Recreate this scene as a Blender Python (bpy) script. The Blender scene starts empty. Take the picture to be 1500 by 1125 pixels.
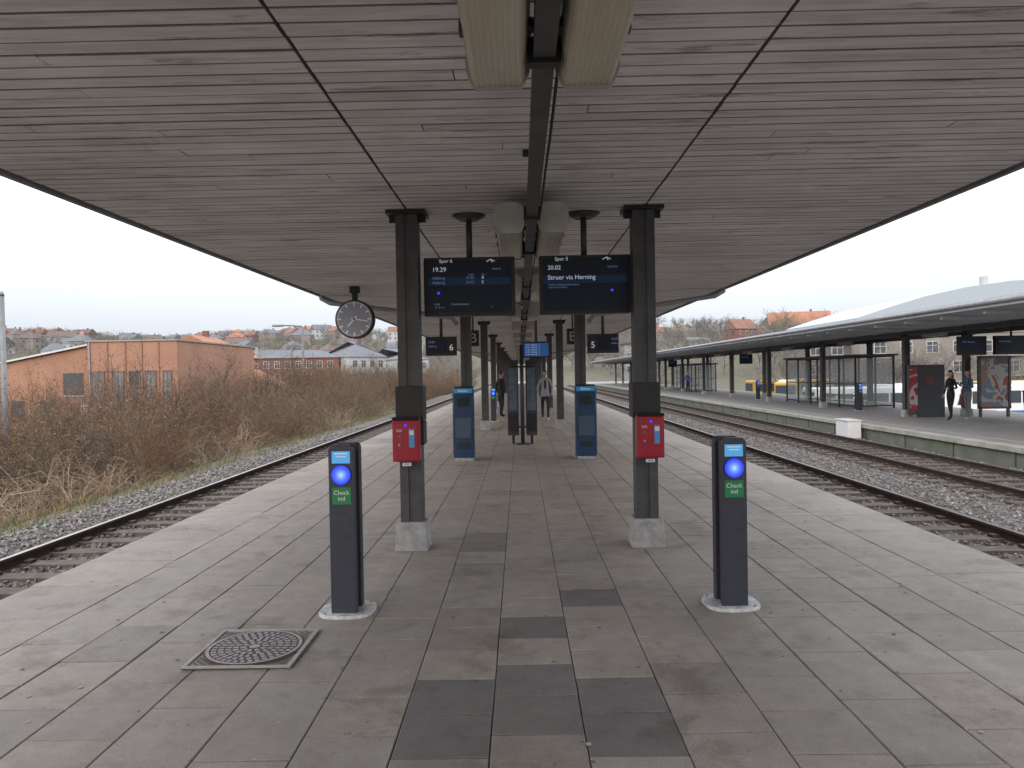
import bpy, math, random
import numpy as np
from mathutils import Vector, Matrix
random.seed(7); np.random.seed(7)
S=bpy.context.scene
COL=S.collection
XC=0.08      # centre line of the platform structure
# ---------------------------------------------------------------- materials
MATS={}
def mat(name,col,rough=0.7,metal=0.0,var=0.0,scale=5.0,bump=0.0,bscale=40.0,emit=None,estr=0.0,spec=0.5,attr=False,objrand=None,stretch=None,col2=None):
    if name in MATS: return MATS[name]
    m=bpy.data.materials.new(name); m.use_nodes=True
    N=m.node_tree.nodes; L=m.node_tree.links
    b=N['Principled BSDF']
    b.inputs['Base Color'].default_value=(*col,1); b.inputs['Roughness'].default_value=rough
    b.inputs['Metallic'].default_value=metal
    b.inputs['Specular IOR Level'].default_value=spec
    tc=N.new('ShaderNodeTexCoord'); vec=tc.outputs['Object']
    if stretch:
        mp=N.new('ShaderNodeMapping'); mp.inputs['Scale'].default_value=stretch
        L.new(vec,mp.inputs[0]); vec=mp.outputs[0]
    cur=None
    if objrand:
        oi=N.new('ShaderNodeObjectInfo'); cr=N.new('ShaderNodeValToRGB')
        cr.color_ramp.elements[0].color=(*objrand[0],1); cr.color_ramp.elements[1].color=(*objrand[-1],1)
        for i,c in enumerate(objrand[1:-1]):
            e=cr.color_ramp.elements.new((i+1)/(len(objrand)-1)); e.color=(*c,1)
        L.new(oi.outputs['Random'],cr.inputs[0]); cur=cr.outputs[0]
    if var>0:
        n=N.new('ShaderNodeTexNoise'); n.inputs['Scale'].default_value=scale; n.inputs['Detail'].default_value=5; n.inputs['Roughness'].default_value=0.65
        L.new(vec,n.inputs['Vector'])
        r=N.new('ShaderNodeMapRange'); r.inputs[1].default_value=0.3; r.inputs[2].default_value=0.7
        L.new(n.outputs['Fac'],r.inputs[0])
        mx=N.new('ShaderNodeMix'); mx.data_type='RGBA'
        c2=col2 if col2 else tuple(max(0,c*(1-var)) for c in col)
        c1=tuple(min(1,c*(1+var*0.6)) for c in col) if not col2 else col
        mx.inputs[6].default_value=(*c1,1); mx.inputs[7].default_value=(*c2,1)
        L.new(r.outputs[0],mx.inputs[0]); 
        if cur is not None:
            m2=N.new('ShaderNodeMix'); m2.data_type='RGBA'; m2.blend_type='MULTIPLY'; m2.inputs[0].default_value=1
            mx.inputs[6].default_value=(1.1,1.1,1.1,1); k=1-var; mx.inputs[7].default_value=(k,k,k,1)
            L.new(cur,m2.inputs[6]); L.new(mx.outputs[2],m2.inputs[7]); cur=m2.outputs[2]
        else: cur=mx.outputs[2]
    if attr:
        a=N.new('ShaderNodeAttribute'); a.attribute_name='tint'
        m2=N.new('ShaderNodeMix'); m2.data_type='RGBA'; m2.blend_type='MULTIPLY'; m2.inputs[0].default_value=1
        if cur is not None: L.new(cur,m2.inputs[6])
        else: m2.inputs[6].default_value=(*col,1)
        L.new(a.outputs['Color'],m2.inputs[7]); cur=m2.outputs[2]
    if cur is not None: L.new(cur,b.inputs['Base Color'])
    if bump>0:
        n2=N.new('ShaderNodeTexNoise'); n2.inputs['Scale'].default_value=bscale; n2.inputs['Detail'].default_value=4
        L.new(tc.outputs['Object'],n2.inputs['Vector'])
        bp=N.new('ShaderNodeBump'); bp.inputs['Strength'].default_value=bump; bp.inputs['Distance'].default_value=0.01
        L.new(n2.outputs['Fac'],bp.inputs['Height']); L.new(bp.outputs[0],b.inputs['Normal'])
    if emit:
        b.inputs['Emission Color'].default_value=(*emit,1); b.inputs['Emission Strength'].default_value=estr
    MATS[name]=m; return m
# ---------------------------------------------------------------- geometry helpers
def link(o,parent=None):
    COL.objects.link(o)
    if parent: o.parent=parent
    return o
def group(name,loc=(0,0,0),rz=0.0,s=1.0):
    e=bpy.data.objects.new(name,None); e.location=loc; e.rotation_euler=(0,0,rz); e.scale=(s,s,s)
    e.empty_display_size=0.2
    return link(e)
def mesh(name,V,F,mats,parent=None,midx=None,smooth=False,loc=None):
    me=bpy.data.meshes.new(name); me.from_pydata([tuple(v) for v in V],[],[tuple(f) for f in F])
    if not isinstance(mats,(list,tuple)): mats=[mats]
    for m in mats: me.materials.append(m)
    if midx is not None: me.polygons.foreach_set('material_index',midx)
    if smooth: me.polygons.foreach_set('use_smooth',[True]*len(me.polygons))
    me.update()
    o=bpy.data.objects.new(name,me)
    if loc: o.location=loc
    return link(o,parent)
BF=[(0,3,2,1),(4,5,6,7),(0,1,5,4),(1,2,6,5),(2,3,7,6),(3,0,4,7)]
def bv(c,s):
    x,y,z=c; a,b,d=s[0]/2,s[1]/2,s[2]/2
    return [(x-a,y-b,z-d),(x+a,y-b,z-d),(x+a,y+b,z-d),(x-a,y+b,z-d),(x-a,y-b,z+d),(x+a,y-b,z+d),(x+a,y+b,z+d),(x-a,y+b,z+d)]
def box(name,c,s,m,parent=None,bev=0.0,rot=None):
    o=mesh(name,bv((0,0,0),s),BF,m,parent,loc=c)
    if rot: o.rotation_euler=rot
    if bev>0:
        md=o.modifiers.new('b','BEVEL'); md.width=bev; md.segments=3
    return o
def boxes(name,lst,m,parent=None,midx=None):
    V=[];F=[];MI=[]
    for i,(c,s) in enumerate(lst):
        k=len(V); V+=bv(c,s); F+=[tuple(j+k for j in f) for f in BF]
        if midx: MI+=[midx[i]]*6
    return mesh(name,V,F,m,parent,midx=MI if midx else None)
def tube_vf(pts,rads,n=10,cap=True):
    V=[];F=[]
    pts=[Vector(p) for p in pts]
    for i,p in enumerate(pts):
        d=(pts[min(i+1,len(pts)-1)]-pts[max(i-1,0)]).normalized()
        u=d.orthogonal().normalized() if abs(d.z)>0.99 else d.cross(Vector((0,0,1))).normalized()
        if abs(d.z)>0.99: u=Vector((1,0,0))
        w=d.cross(u).normalized()
        for k in range(n):
            a=2*math.pi*k/n
            V.append(p+(u*math.cos(a)+w*math.sin(a))*rads[i])
    for i in range(len(pts)-1):
        for k in range(n):
            F.append((i*n+k,i*n+(k+1)%n,(i+1)*n+(k+1)%n,(i+1)*n+k))
    if cap:
        F.append(tuple(range(n))[::-1]); F.append(tuple((len(pts)-1)*n+k for k in range(n)))
    return V,F
def tube(name,pts,r,m,parent=None,n=12,smooth=True):
    rads=r if isinstance(r,(list,tuple)) else [r]*len(pts)
    V,F=tube_vf(pts,rads,n)
    o=mesh(name,V,F,m,parent)
    for p in o.data.polygons:
        if len(p.vertices)==4: p.use_smooth=smooth
    return o
def prism(name,poly,h0,h1,m,parent=None,axis='z',bev=0.0):
    n=len(poly)
    if axis=='z': V=[(x,y,h0) for x,y in poly]+[(x,y,h1) for x,y in poly]
    elif axis=='y': V=[(x,h0,z) for x,z in poly]+[(x,h1,z) for x,z in poly]
    else: V=[(h0,y,z) for y,z in poly]+[(h1,y,z) for y,z in poly]
    F=[tuple(range(n))[::-1],tuple(range(n,2*n))]+[(i,(i+1)%n,n+(i+1)%n,n+i) for i in range(n)]
    o=mesh(name,V,F,m,parent)
    import bmesh
    bm=bmesh.new(); bm.from_mesh(o.data); bmesh.ops.recalc_face_normals(bm,faces=bm.faces); bm.to_mesh(o.data); bm.free()
    if bev>0:
        md=o.modifiers.new('b','BEVEL'); md.width=bev; md.segments=3
    return o
def text(name,s,loc,size,m,parent=None,align='LEFT',rot=(math.pi/2,0,0),ext=0.0):
    c=bpy.data.curves.new(name,'FONT'); c.body=s; c.size=size; c.align_x=align; c.align_y='CENTER'; c.extrude=ext
    c.materials.append(m)
    o=bpy.data.objects.new(name,c); o.location=loc; o.rotation_euler=rot
    return link(o,parent)
def tint(me,cols):
    a=me.color_attributes.new('tint','FLOAT_COLOR','CORNER')
    out=[]
    for p in me.polygons:
        c=cols[p.index]
        out+= [c[0],c[1],c[2],1.0]*p.loop_total
    a.data.foreach_set('color',out)
# ---------------------------------------------------------------- shared materials
STEEL=mat('dark_steel',(0.075,0.075,0.08),0.5,0.3,var=0.35,scale=6,bump=0.1)
BLACK=mat('black_steel',(0.02,0.02,0.022),0.45,0.2,var=0.2,scale=8)
NAVY=mat('stand_navy',(0.045,0.048,0.068),0.42,0.2,var=0.25,scale=9)
CONC=mat('concrete_base',(0.36,0.36,0.36),0.85,var=0.35,scale=9,bump=0.6)
CONCW=mat('platform_wall_concrete',(0.19,0.19,0.15),0.9,var=0.5,scale=1.6,bump=0.6,bscale=20,col2=(0.10,0.12,0.08))
WHITE=mat('white_paint',(0.75,0.76,0.76),0.5,var=0.1,scale=20)
RED=mat('red_enamel',(0.36,0.012,0.035),0.3,var=0.18,scale=12)
GREYP=mat('grey_pipe',(0.28,0.29,0.31),0.45,0.3,var=0.2)
LAMPG=mat('lamp_post_grey',(0.2,0.21,0.22),0.5,0.2,var=0.2)
GLASS=mat('dark_glass',(0.03,0.035,0.04),0.1,spec=0.6)
WTXT=mat('screen_text',(0.5,0.55,0.6),0.5,emit=(0.75,0.85,1.0),estr=0.3)
BTXT=mat('screen_text_blue',(0.15,0.25,0.4),0.5,emit=(0.35,0.5,0.9),estr=0.16)
SCREEN=mat('lcd_screen',(0.006,0.008,0.012),0.35,spec=0.25,var=.5,scale=2,emit=(0.015,0.03,0.07),estr=0.08)
BLUEDIM=mat('blue_dot',(0.02,0.05,0.5),0.3,emit=(0.03,0.06,1.0),estr=.8)
BLUELED=mat('blue_led',(0.02,0.05,0.6),0.3,emit=(0.015,0.03,0.9),estr=1.3)
CYAN=mat('cyan_screen',(0.1,0.4,0.7),0.3,emit=(0.08,0.4,0.85),estr=0.4)
GREEN=mat('green_label',(0.01,0.22,0.08),0.4)
LTXT=mat('label_text',(0.75,0.78,0.75),0.5)
# ---------------------------------------------------------------- ground
def sm(a,b,x):
    t=min(1,max(0,(x-a)/(b-a))); return t*t*(3-2*t)
def nz(x,y): return math.sin(x*0.011+1.3)*math.cos(y*0.013)+0.5*math.sin(x*0.031+y*0.023)
def gz(x,y):
    z=-0.78
    if x<-8: z-= 1.2*sm(-8.4,-12.5,x) + 2.2*sm(-12,-26,x) + 2.0*sm(-24,-34,x)
    if x>20: z-= 2.2*sm(20,23,x)
    r=math.hypot(x,y)
    if y>0:
        if x<0: z+=sm(240,620,r)*(37+4*nz(x,y))
        else: z+=sm(120,300,r)*(16+2.5*nz(x,y))+sm(330,620,r)*(18+4*nz(x,y))
    return z
xs=np.unique(np.concatenate([np.linspace(-2500,-400,22),np.linspace(-400,-40,37),np.linspace(-40,-8,33),[-7.99,-4.2,4.2,12,19.9],np.linspace(20,40,11),np.linspace(40,400,37),np.linspace(400,2500,22)]))
ys=np.unique(np.concatenate([np.linspace(-300,0,7),np.linspace(0,100,41),np.linspace(100,700,61),np.linspace(700,3000,16)]))
V=[];F=[]
for j,y in enumerate(ys):
    for i,x in enumerate(xs):
        z=gz(x,y)
        if x<-8.5 and y<110: z+=0.12*math.sin(x*1.7+y*0.9)*math.cos(y*1.3)
        V.append((x,y,z))
nx=len(xs)
for j in range(len(ys)-1):
    for i in range(nx-1):
        F.append((j*nx+i,j*nx+i+1,(j+1)*nx+i+1,(j+1)*nx+i))
GROUND=mat('ground_earth',(0.13,0.105,0.075),0.95,var=0.6,scale=0.55,bump=0.8,bscale=8,col2=(0.065,0.07,0.038))
g=mesh('ground',V,F,GROUND,smooth=True)
def ballast_mat():
    m=bpy.data.materials.new('ballast_stone'); m.use_nodes=True; N=m.node_tree.nodes; L=m.node_tree.links; b=N['Principled BSDF']
    b.inputs['Roughness'].default_value=0.9
    tc=N.new('ShaderNodeTexCoord'); v=N.new('ShaderNodeTexVoronoi'); v.inputs['Scale'].default_value=17; L.new(tc.outputs['Object'],v.inputs['Vector'])
    cr=N.new('ShaderNodeValToRGB'); cr.color_ramp.elements[0].color=(0.09,0.083,0.08,1); cr.color_ramp.elements[1].color=(0.32,0.305,0.295,1)
    sp=N.new('ShaderNodeSeparateColor'); L.new(v.outputs['Color'],sp.inputs[0]); L.new(sp.outputs[0],cr.inputs[0])
    d=N.new('ShaderNodeMapRange'); d.inputs[1].default_value=0.25; d.inputs[2].default_value=0.65; d.inputs[3].default_value=1; d.inputs[4].default_value=0.35; L.new(v.outputs['Distance'],d.inputs[0])
    mx=N.new('ShaderNodeMix'); mx.data_type='RGBA'; mx.blend_type='MULTIPLY'; mx.inputs[0].default_value=1
    L.new(cr.outputs[0],mx.inputs[6]); L.new(d.outputs[0],mx.inputs[7])
    n=N.new('ShaderNodeTexNoise'); n.inputs['Scale'].default_value=0.8; n.inputs['Detail'].default_value=4; L.new(tc.outputs['Object'],n.inputs['Vector'])
    r=N.new('ShaderNodeValToRGB'); r.color_ramp.elements[0].position=0.35; r.color_ramp.elements[0].color=(0.7,0.58,0.48,1); r.color_ramp.elements[1].position=0.6; r.color_ramp.elements[1].color=(1,1,1,1)
    L.new(n.outputs['Fac'],r.inputs[0])
    m2=N.new('ShaderNodeMix'); m2.data_type='RGBA'; m2.blend_type='MULTIPLY'; m2.inputs[0].default_value=1
    L.new(mx.outputs[2],m2.inputs[6]); L.new(r.outputs[0],m2.inputs[7]); L.new(m2.outputs[2],b.inputs['Base Color'])
    bp=N.new('ShaderNodeBump'); bp.inputs['Strength'].default_value=1; bp.inputs['Distance'].default_value=0.04; bp.invert=True
    L.new(v.outputs['Distance'],bp.inputs['Height']); L.new(bp.outputs[0],b.inputs['Normal'])
    return m
BALL=ballast_mat()
RT=-0.50   # rail top
BT=-0.68   # ballast top
def bed(name,prof,y0,y1):
    n=len(prof); V=[(x,y0,z) for x,z in prof]+[(x,y1,z) for x,z in prof]
    F=[(i,i+1,n+i+1,n+i) for i in range(n-1)]
    return mesh(name,V,F,BALL)
bed('ballast_bed',[(-8.6,-0.9),(-8.0,-0.76),(-7.3,-0.69),(-3.9,BT)],-6,420)
bed('ballast_bed',[(4.0,BT),(11.12,BT)],-6,420)
STONE=mat('ballast_loose_stone',(0.25,0.238,0.23),0.9,attr=True,var=0.3,scale=30)
def stones(name,x0,x1,y0,y1,n):
    V=[];F=[];C=[]
    cube=np.array(bv((0,0,0),(1,1,1)))
    for _ in range(n):
        t=random.random()**1.6; y=y0+(y1-y0)*t; x=random.uniform(x0,x1)
        s=random.uniform(0.025,0.058)
        v=cube*np.random.uniform(0.55,1.15,(8,3))*s*np.array([1,1,0.75])
        a=np.random.randn(3,3); q,_r=np.linalg.qr(a); v=v@q
        zz=BT if x>-7.3 else BT-0.1*(-7.3-x)
        v=v+np.array([x,y,zz+s*0.25]); k=len(V)
        V+=v.tolist(); F+=[tuple(j+k for j in f) for f in BF]
        c=random.uniform(0.45,1.25); w=random.uniform(-0.05,0.07)
        if -6.9<x<-4.3 or 4.3<x<6.9 or 8.0<x<10.7: c*=.68; w+=.1
        C+=[(c*(1+w),c,c*(1-w))]*6
    o=mesh(name,V,F,STONE); tint(o.data,C); return o
stones('ballast_stones',-8.3,-4.05,3.5,34,15000)
stones('ballast_stones',4.15,11.0,5.5,40,22000)
RAILS=mat('rail_rust',(0.065,0.042,0.032),0.8,0.2,var=0.4,scale=6)
RAILT=mat('rail_polished',(0.42,0.41,0.42),0.28,0.9,var=0.2,scale=3)
SLEEP=mat('sleeper_wood',(0.10,0.085,0.075),0.9,var=0.45,scale=5,bump=0.6,bscale=25)
def track(cx,sleepmat):
    t=group('railway_track',(cx,0,0))
    for sx,nm in ((-0.75,'rail_1'),(0.75,'rail_2')):
        prof=[(-.075,-.172),(.075,-.172),(.075,-.16),(.012,-.14),(.012,-.045),(.036,-.034),(.036,-.006),(-.036,-.006),(-.036,-.034),(-.012,-.045),(-.012,-.14),(-.075,-.16)]
        prism(nm,[(sx+a,RT+b) for a,b in prof],-6,400,RAILS,t,axis='y')
        box(nm+'_running_surface',(sx,197,RT-0.003),(0.062,406,0.0055),RAILT,t)
    L=[];fs=[]
    y=-5
    while y<260:
        L.append(((random.uniform(-.02,.02),y,BT+0.0),(2.5,0.25,0.09)))
        for s in (-0.75,0.75):
            fs.append(((s-0.1,y,BT+0.06),(0.09,0.12,0.05))); fs.append(((s+0.1,y,BT+0.06),(0.09,0.12,0.05)))
        y+=0.62
    boxes('sleepers',L,sleepmat,t); boxes('rail_fastenings',fs,RAILS,t)
track(-5.58,SLEEP); track(5.6,SLEEP); track(9.35,SLEEP)
# ---------------------------------------------------------------- platform
def platform():
    P=group('station_platform')
    x0,x1=-3.98,4.06
    prism('platform_body',[(x0+.06,-0.9),(x1-.06,-0.9),(x1-.06,-0.075),(x0+.06,-0.075)],-6,262,CONCW,P,axis='y')
    JOINT=mat('paving_joint',(0.06,0.052,0.044),0.95,var=0.4,scale=12)
    mesh('joint_bed',[(x0+.02,-6,-0.012),(x1-.02,-6,-0.012),(x1-.02,262,-0.012),(x0+.02,262,-0.012)],[(0,1,2,3)],JOINT,P)
    edges=[-0.59+0.43*k for k in range(-7,11)]
    edges=[x0+0.0]+[e for e in edges if x0+0.5<e<x1-0.5]+[x1]
    V=[];F=[];C=[]
    for ci in range(len(edges)-1):
        a,b=edges[ci],edges[ci+1]
        near = -1.5<a<1.2
        ln=0.41 if near else 0.62
        if ci%2==int(round((-0.59-edges[1])/0.43)+1)%2: y0=3.98
        else: y0=4.18+ (0 if near else 0.12)
        if ci==0 or ci==len(edges)-2: ln=0.8
        k0=-int((y0+4)/ln); y=y0+k0*ln
        coltint=random.uniform(0.98,1.02)
        while y<260:
            l=ln if y<90 else ln*4
            g=random.uniform(.0022,.0042)
            yc=y+l/2; xc=(a+b)/2
            t=random.gauss(1,0.038)*coltint
            warm=0.025+0.06*sm(6,12,yc)*(1 if abs(xc)<2 else .4)+random.uniform(-.012,.016)
            dark=False
            if a>-0.62 and a<-0.5 and 3.16<yc<3.99: dark=True
            if -0.2<a<-0.1 and (3.36<yc<4.17 or 4.56<yc<5.0): dark=True
            if 0.2<a<0.35 and (3.12<yc<3.98 or 5.14<yc<5.57): dark=True
            if -0.62<a<-0.5 and 7.0<yc<7.6: t*=0.78
            if -0.2<a<-0.1 and 2.9<yc<3.36: t*=0.82
            if dark: t*=0.56; warm=-0.02
            if random.random()<0.05: t*=0.87
            if random.random()<0.03: t*=1.08
            h=[random.uniform(-.0025,.0025) for _ in range(4)]
            k=len(V); bvl=0.005
            V+=[(a+g,y+g,-.02),(b-g,y+g,-.02),(b-g,y+l-g,-.02),(a+g,y+l-g,-.02),
                (a+g,y+g,h[0]-bvl*.7),(b-g,y+g,h[1]-bvl*.7),(b-g,y+l-g,h[2]-bvl*.7),(a+g,y+l-g,h[3]-bvl*.7),
                (a+g+bvl,y+g+bvl,h[0]),(b-g-bvl,y+g+bvl,h[1]),(b-g-bvl,y+l-g-bvl,h[2]),(a+g+bvl,y+l-g-bvl,h[3])]
            fs=[(8,9,10,11)]
            for i in range(4):
                j=(i+1)%4; fs+=[(i,j,4+j,4+i),(4+i,4+j,8+j,8+i)]
            F+=[tuple(q+k for q in f) for f in fs]
            C+=[(t*(1+warm),t,t*(1-warm*1.3))]*9
            y+=l
    m=bpy.data.materials.new('concrete_paver'); m.use_nodes=True; N=m.node_tree.nodes; L=m.node_tree.links; b=N['Principled BSDF']
    tc=N.new('ShaderNodeTexCoord')
    def noise(s,d=5,r=.6,st=None):
        n=N.new('ShaderNodeTexNoise'); n.inputs['Scale'].default_value=s; n.inputs['Detail'].default_value=d; n.inputs['Roughness'].default_value=r
        if st:
            mp=N.new('ShaderNodeMapping'); mp.inputs['Scale'].default_value=st; L.new(tc.outputs['Object'],mp.inputs[0]); L.new(mp.outputs[0],n.inputs['Vector'])
        else: L.new(tc.outputs['Object'],n.inputs['Vector'])
        return n
    def ramp(src,p0,c0,p1,c1):
        r=N.new('ShaderNodeValToRGB'); r.color_ramp.elements[0].position=p0; r.color_ramp.elements[0].color=(*c0,1); r.color_ramp.elements[1].position=p1; r.color_ramp.elements[1].color=(*c1,1); L.new(src,r.inputs[0]); return r.outputs[0]
    def mul(a,b_):
        x=N.new('ShaderNodeMix'); x.data_type='RGBA'; x.blend_type='MULTIPLY'; x.inputs[0].default_value=1; L.new(a,x.inputs[6]); L.new(b_,x.inputs[7]); return x.outputs[2]
    big=ramp(noise(0.7,4,.6,(1.3,.5,1)).outputs['Fac'],.3,(.82,.81,.80),.7,(1.06,1.06,1.05))
    mid=ramp(noise(6,5,.7).outputs['Fac'],.3,(.82,.82,.82),.7,(1.1,1.1,1.1))
    fine=ramp(noise(150,2,.7).outputs['Fac'],.3,(.72,.72,.72),.7,(1.2,1.2,1.2))
    spots=ramp(noise(14,3,.5).outputs['Fac'],.25,(.62,.61,.6),.31,(1,1,1))
    stain=ramp(noise(1.9,5,.72).outputs['Fac'],.36,(.76,.74,.72),.46,(1,1,1))
    at=N.new('ShaderNodeAttribute'); at.attribute_name='tint'
    base=N.new('ShaderNodeRGB'); base.outputs[0].default_value=(0.305,0.284,0.268,1)
    c=mul(mul(mul(mul(mul(mul(base.outputs[0],at.outputs['Color']),big),mid),fine),spots),stain)
    L.new(c,b.inputs['Base Color']); b.inputs['Roughness'].default_value=0.62; b.inputs['Specular IOR Level'].default_value=0.3
    bp=N.new('ShaderNodeBump'); bp.inputs['Strength'].default_value=0.35; bp.inputs['Distance'].default_value=0.004; L.new(noise(120,3).outputs['Fac'],bp.inputs['Height']); L.new(bp.outputs[0],b.inputs['Normal'])
    o=mesh('pavers',V,F,m,P); tint(o.data,C)
    # chewing gum spots, leaf scraps and moss in the joints
    V=[];F=[]
    for i in range(420):
        x=random.uniform(-3.6,3.8); y=2.2+random.random()**1.5*22; r=random.uniform(.006,.017); k=len(V)
        for q in range(7):
            a=2*math.pi*q/7; V.append((x+r*math.cos(a)*random.uniform(.7,1.2),y+r*math.sin(a)*random.uniform(.7,1.2),.0042))
        F.append(tuple(range(k,k+7)))
    n=len(F)
    mesh('gum_spots',V,F,[mat('gum_dark',(.12,.115,.11),.8),mat('gum_pale',(.36,.35,.33),.8)],P,midx=[0 if random.random()<.7 else 1 for _ in range(n)])
    V=[];F=[]
    for i in range(160):
        x=random.choice((-1,1))*random.uniform(.5,3.9); y=2.4+random.random()*18; k=len(V); a=random.uniform(0,6.28); l=random.uniform(.008,.025)
        V+=[(x,y,.005),(x+l*math.cos(a),y+l*math.sin(a),.007),(x+l*.6*math.cos(a+.7),y+l*.6*math.sin(a+.7),.012)]; F.append((k,k+1,k+2))
    mesh('leaf_scraps',V,F,mat('leaf_scrap',(.16,.1,.055),.9),P)
platform()
# ---------------------------------------------------------------- our canopy
CZ=3.20; CY0,CY1=-3.5,122
def board_mat():
    m=bpy.data.materials.new('painted_ceiling_board'); m.use_nodes=True; N=m.node_tree.nodes; L=m.node_tree.links; b=N['Principled BSDF']
    tc=N.new('ShaderNodeTexCoord')
    def noise(s,st,d=4,r=.65):
        mp=N.new('ShaderNodeMapping'); mp.inputs['Scale'].default_value=st; L.new(tc.outputs['Object'],mp.inputs[0])
        n=N.new('ShaderNodeTexNoise'); n.inputs['Scale'].default_value=s; n.inputs['Detail'].default_value=d; n.inputs['Roughness'].default_value=r; L.new(mp.outputs[0],n.inputs['Vector']); return n.outputs['Fac']
    def ramp(src,p0,c0,p1,c1):
        r=N.new('ShaderNodeValToRGB'); r.color_ramp.elements[0].position=p0; r.color_ramp.elements[0].color=(*c0,1); r.color_ramp.elements[1].position=p1; r.color_ramp.elements[1].color=(*c1,1); L.new(src,r.inputs[0]); return r.outputs[0]
    def mul(a,b_):
        x=N.new('ShaderNodeMix'); x.data_type='RGBA'; x.blend_type='MULTIPLY'; x.inputs[0].default_value=1; L.new(a,x.inputs[6]); L.new(b_,x.inputs[7]); return x.outputs[2]
    at=N.new('ShaderNodeAttribute'); at.attribute_name='tint'
    base=N.new('ShaderNodeRGB'); base.outputs[0].default_value=(0.74,0.725,0.73,1)
    c=mul(base.outputs[0],at.outputs['Color'])
    c=mul(c,ramp(noise(0.6,(1,1,1)),.3,(.8,.78,.77),.65,(1.03,1.03,1.03)))
    c=mul(c,ramp(noise(3,(0.6,6,1)),.3,(.76,.75,.74),.6,(1.04,1.04,1.04)))
    c=mul(c,ramp(noise(4,(0.35,2.4,1),5,.75),.32,(.5,.47,.45),.42,(1,1,1)))
    L.new(c,b.inputs['Base Color']); b.inputs['Roughness'].default_value=0.75; b.inputs['Specular IOR Level'].default_value=0.2
    return m
BOARD=board_mat()
def canopy():
    P=group('platform_canopy')
    spans=[(-3.74,-1.046),(-1.03,1.190),(1.206,3.87)]
    V=[];F=[];C=[]
    y=CY0; pitch=0.135
    while y<CY1:
        for (a,b) in spans:
            cuts=[a,b]
            if random.random()<0.35: cuts=[a,random.uniform(a+.4,b-.4),b]
            for q in range(len(cuts)-1):
                aa=cuts[q]+(0.002 if q else 0)+random.uniform(0,.004); bb=cuts[q+1]-random.uniform(0,.004)
                dz=random.uniform(-.002,.002); g=random.choice((.004,.0045,.005,.0085))
                k=len(V)
                V+=[(aa,y+g,CZ+.03),(bb,y+g,CZ+.03),(bb,y+pitch-g,CZ+.03),(aa,y+pitch-g,CZ+.03),
                    (aa,y+g,CZ+dz+.003),(bb,y+g,CZ+dz+.003),(bb,y+pitch-g,CZ+dz+.003),(aa,y+pitch-g,CZ+dz+.003),
                    (aa,y+g+.003,CZ+dz),(bb,y+g+.003,CZ+dz),(bb,y+pitch-g-.003,CZ+dz),(aa,y+pitch-g-.003,CZ+dz)]
                fs=[(8,11,10,9)]
                for i in range(4):
                    j=(i+1)%4; fs+=[(i,4+i,4+j,j),(4+i,8+i,8+j,4+j)]
                F+=[tuple(w+k for w in f) for f in fs]
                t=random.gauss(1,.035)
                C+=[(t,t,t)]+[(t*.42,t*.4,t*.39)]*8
        y+=pitch
    o=mesh('ceiling_boards',V,F,BOARD,P); tint(o.data,C)
    DK=mat('canopy_void',(0.02,0.018,0.016),0.9)
    box('roof_deck',(XC-.015,(CY0+CY1)/2,CZ+.10),(7.62,CY1-CY0,.12),DK,P)
    FAS=mat('canopy_fascia',(0.2,0.19,0.19),0.6,var=0.3,scale=3)
    for sx in (-3.80,3.93):
        box('fascia',(sx,(CY0+CY1)/2,CZ+.10),(.05,CY1-CY0,.24),FAS,P)
        sg=-1 if sx<0 else 1
        box('gutter',(sx+sg*.085,(CY0+CY1)/2,CZ+.13),(.11,CY1-CY0,.12),GREYP,P)
    box('end_fascia',(XC-.015,CY1+.04,CZ+.10),(7.8,.05,.24),FAS,P)
    for zz in (14.3,44.3,74.3):
        for sg,cx,ex in ((-1,-1.045,-3.78),(1,1.18,3.9)):
            tube('drain_pipe',[(ex,zz-.2,CZ+.05),(ex+(-sg)*.02,zz-.2,CZ-.06),(ex-sg*.18,zz-.2,CZ-.15),(ex-sg*1.6,zz-.2,CZ-.34),(cx+sg*.25,zz-.15,CZ-.46),(cx+sg*.14,zz-.12,CZ-.6)],.045,GREYP,P)
canopy()
def column(x,y,z0=0,ztop=CZ,band=False,name='canopy_column',base=True):
    P=group(name,(x,y,z0)); H=ztop-z0
    boxes('shaft',[((-.062,0,H/2+.1),(.08,.2,H-.22)),((.062,0,H/2+.1),(.08,.2,H-.22)),((0,0,H/2+.1),(.05,.17,H-.22))],STEEL,P)
    box('cap_plate',(0,0,H-.022),(.37,.30,.035),BLACK,P)
    boxes('cap_brackets',[((-.14,0,H-.07),(.07,.012,.06)),((.14,0,H-.07),(.07,.012,.06))],BLACK,P)
    if base:
        prism('concrete_footing',[(-.155,-.01),(.155,-.01),(.14,.265),(-.14,.265)],-.145,.145,CONC,P,axis='y',bev=.012)
    return P
colys=[7.06+7.45*k for k in range(16)]
for k,y in enumerate(colys):
    for x in (-1.045,1.18):
        c=column(x,y,base=True)
        if k==0:
            box('cable_box',(0,0,1.38),(.262,.24,.33),BLACK,c,bev=.006)
            box('lower_cable_box',(.02,-.005,1.1),(.225,.23,.22),BLACK,c,bev=.006)
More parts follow.
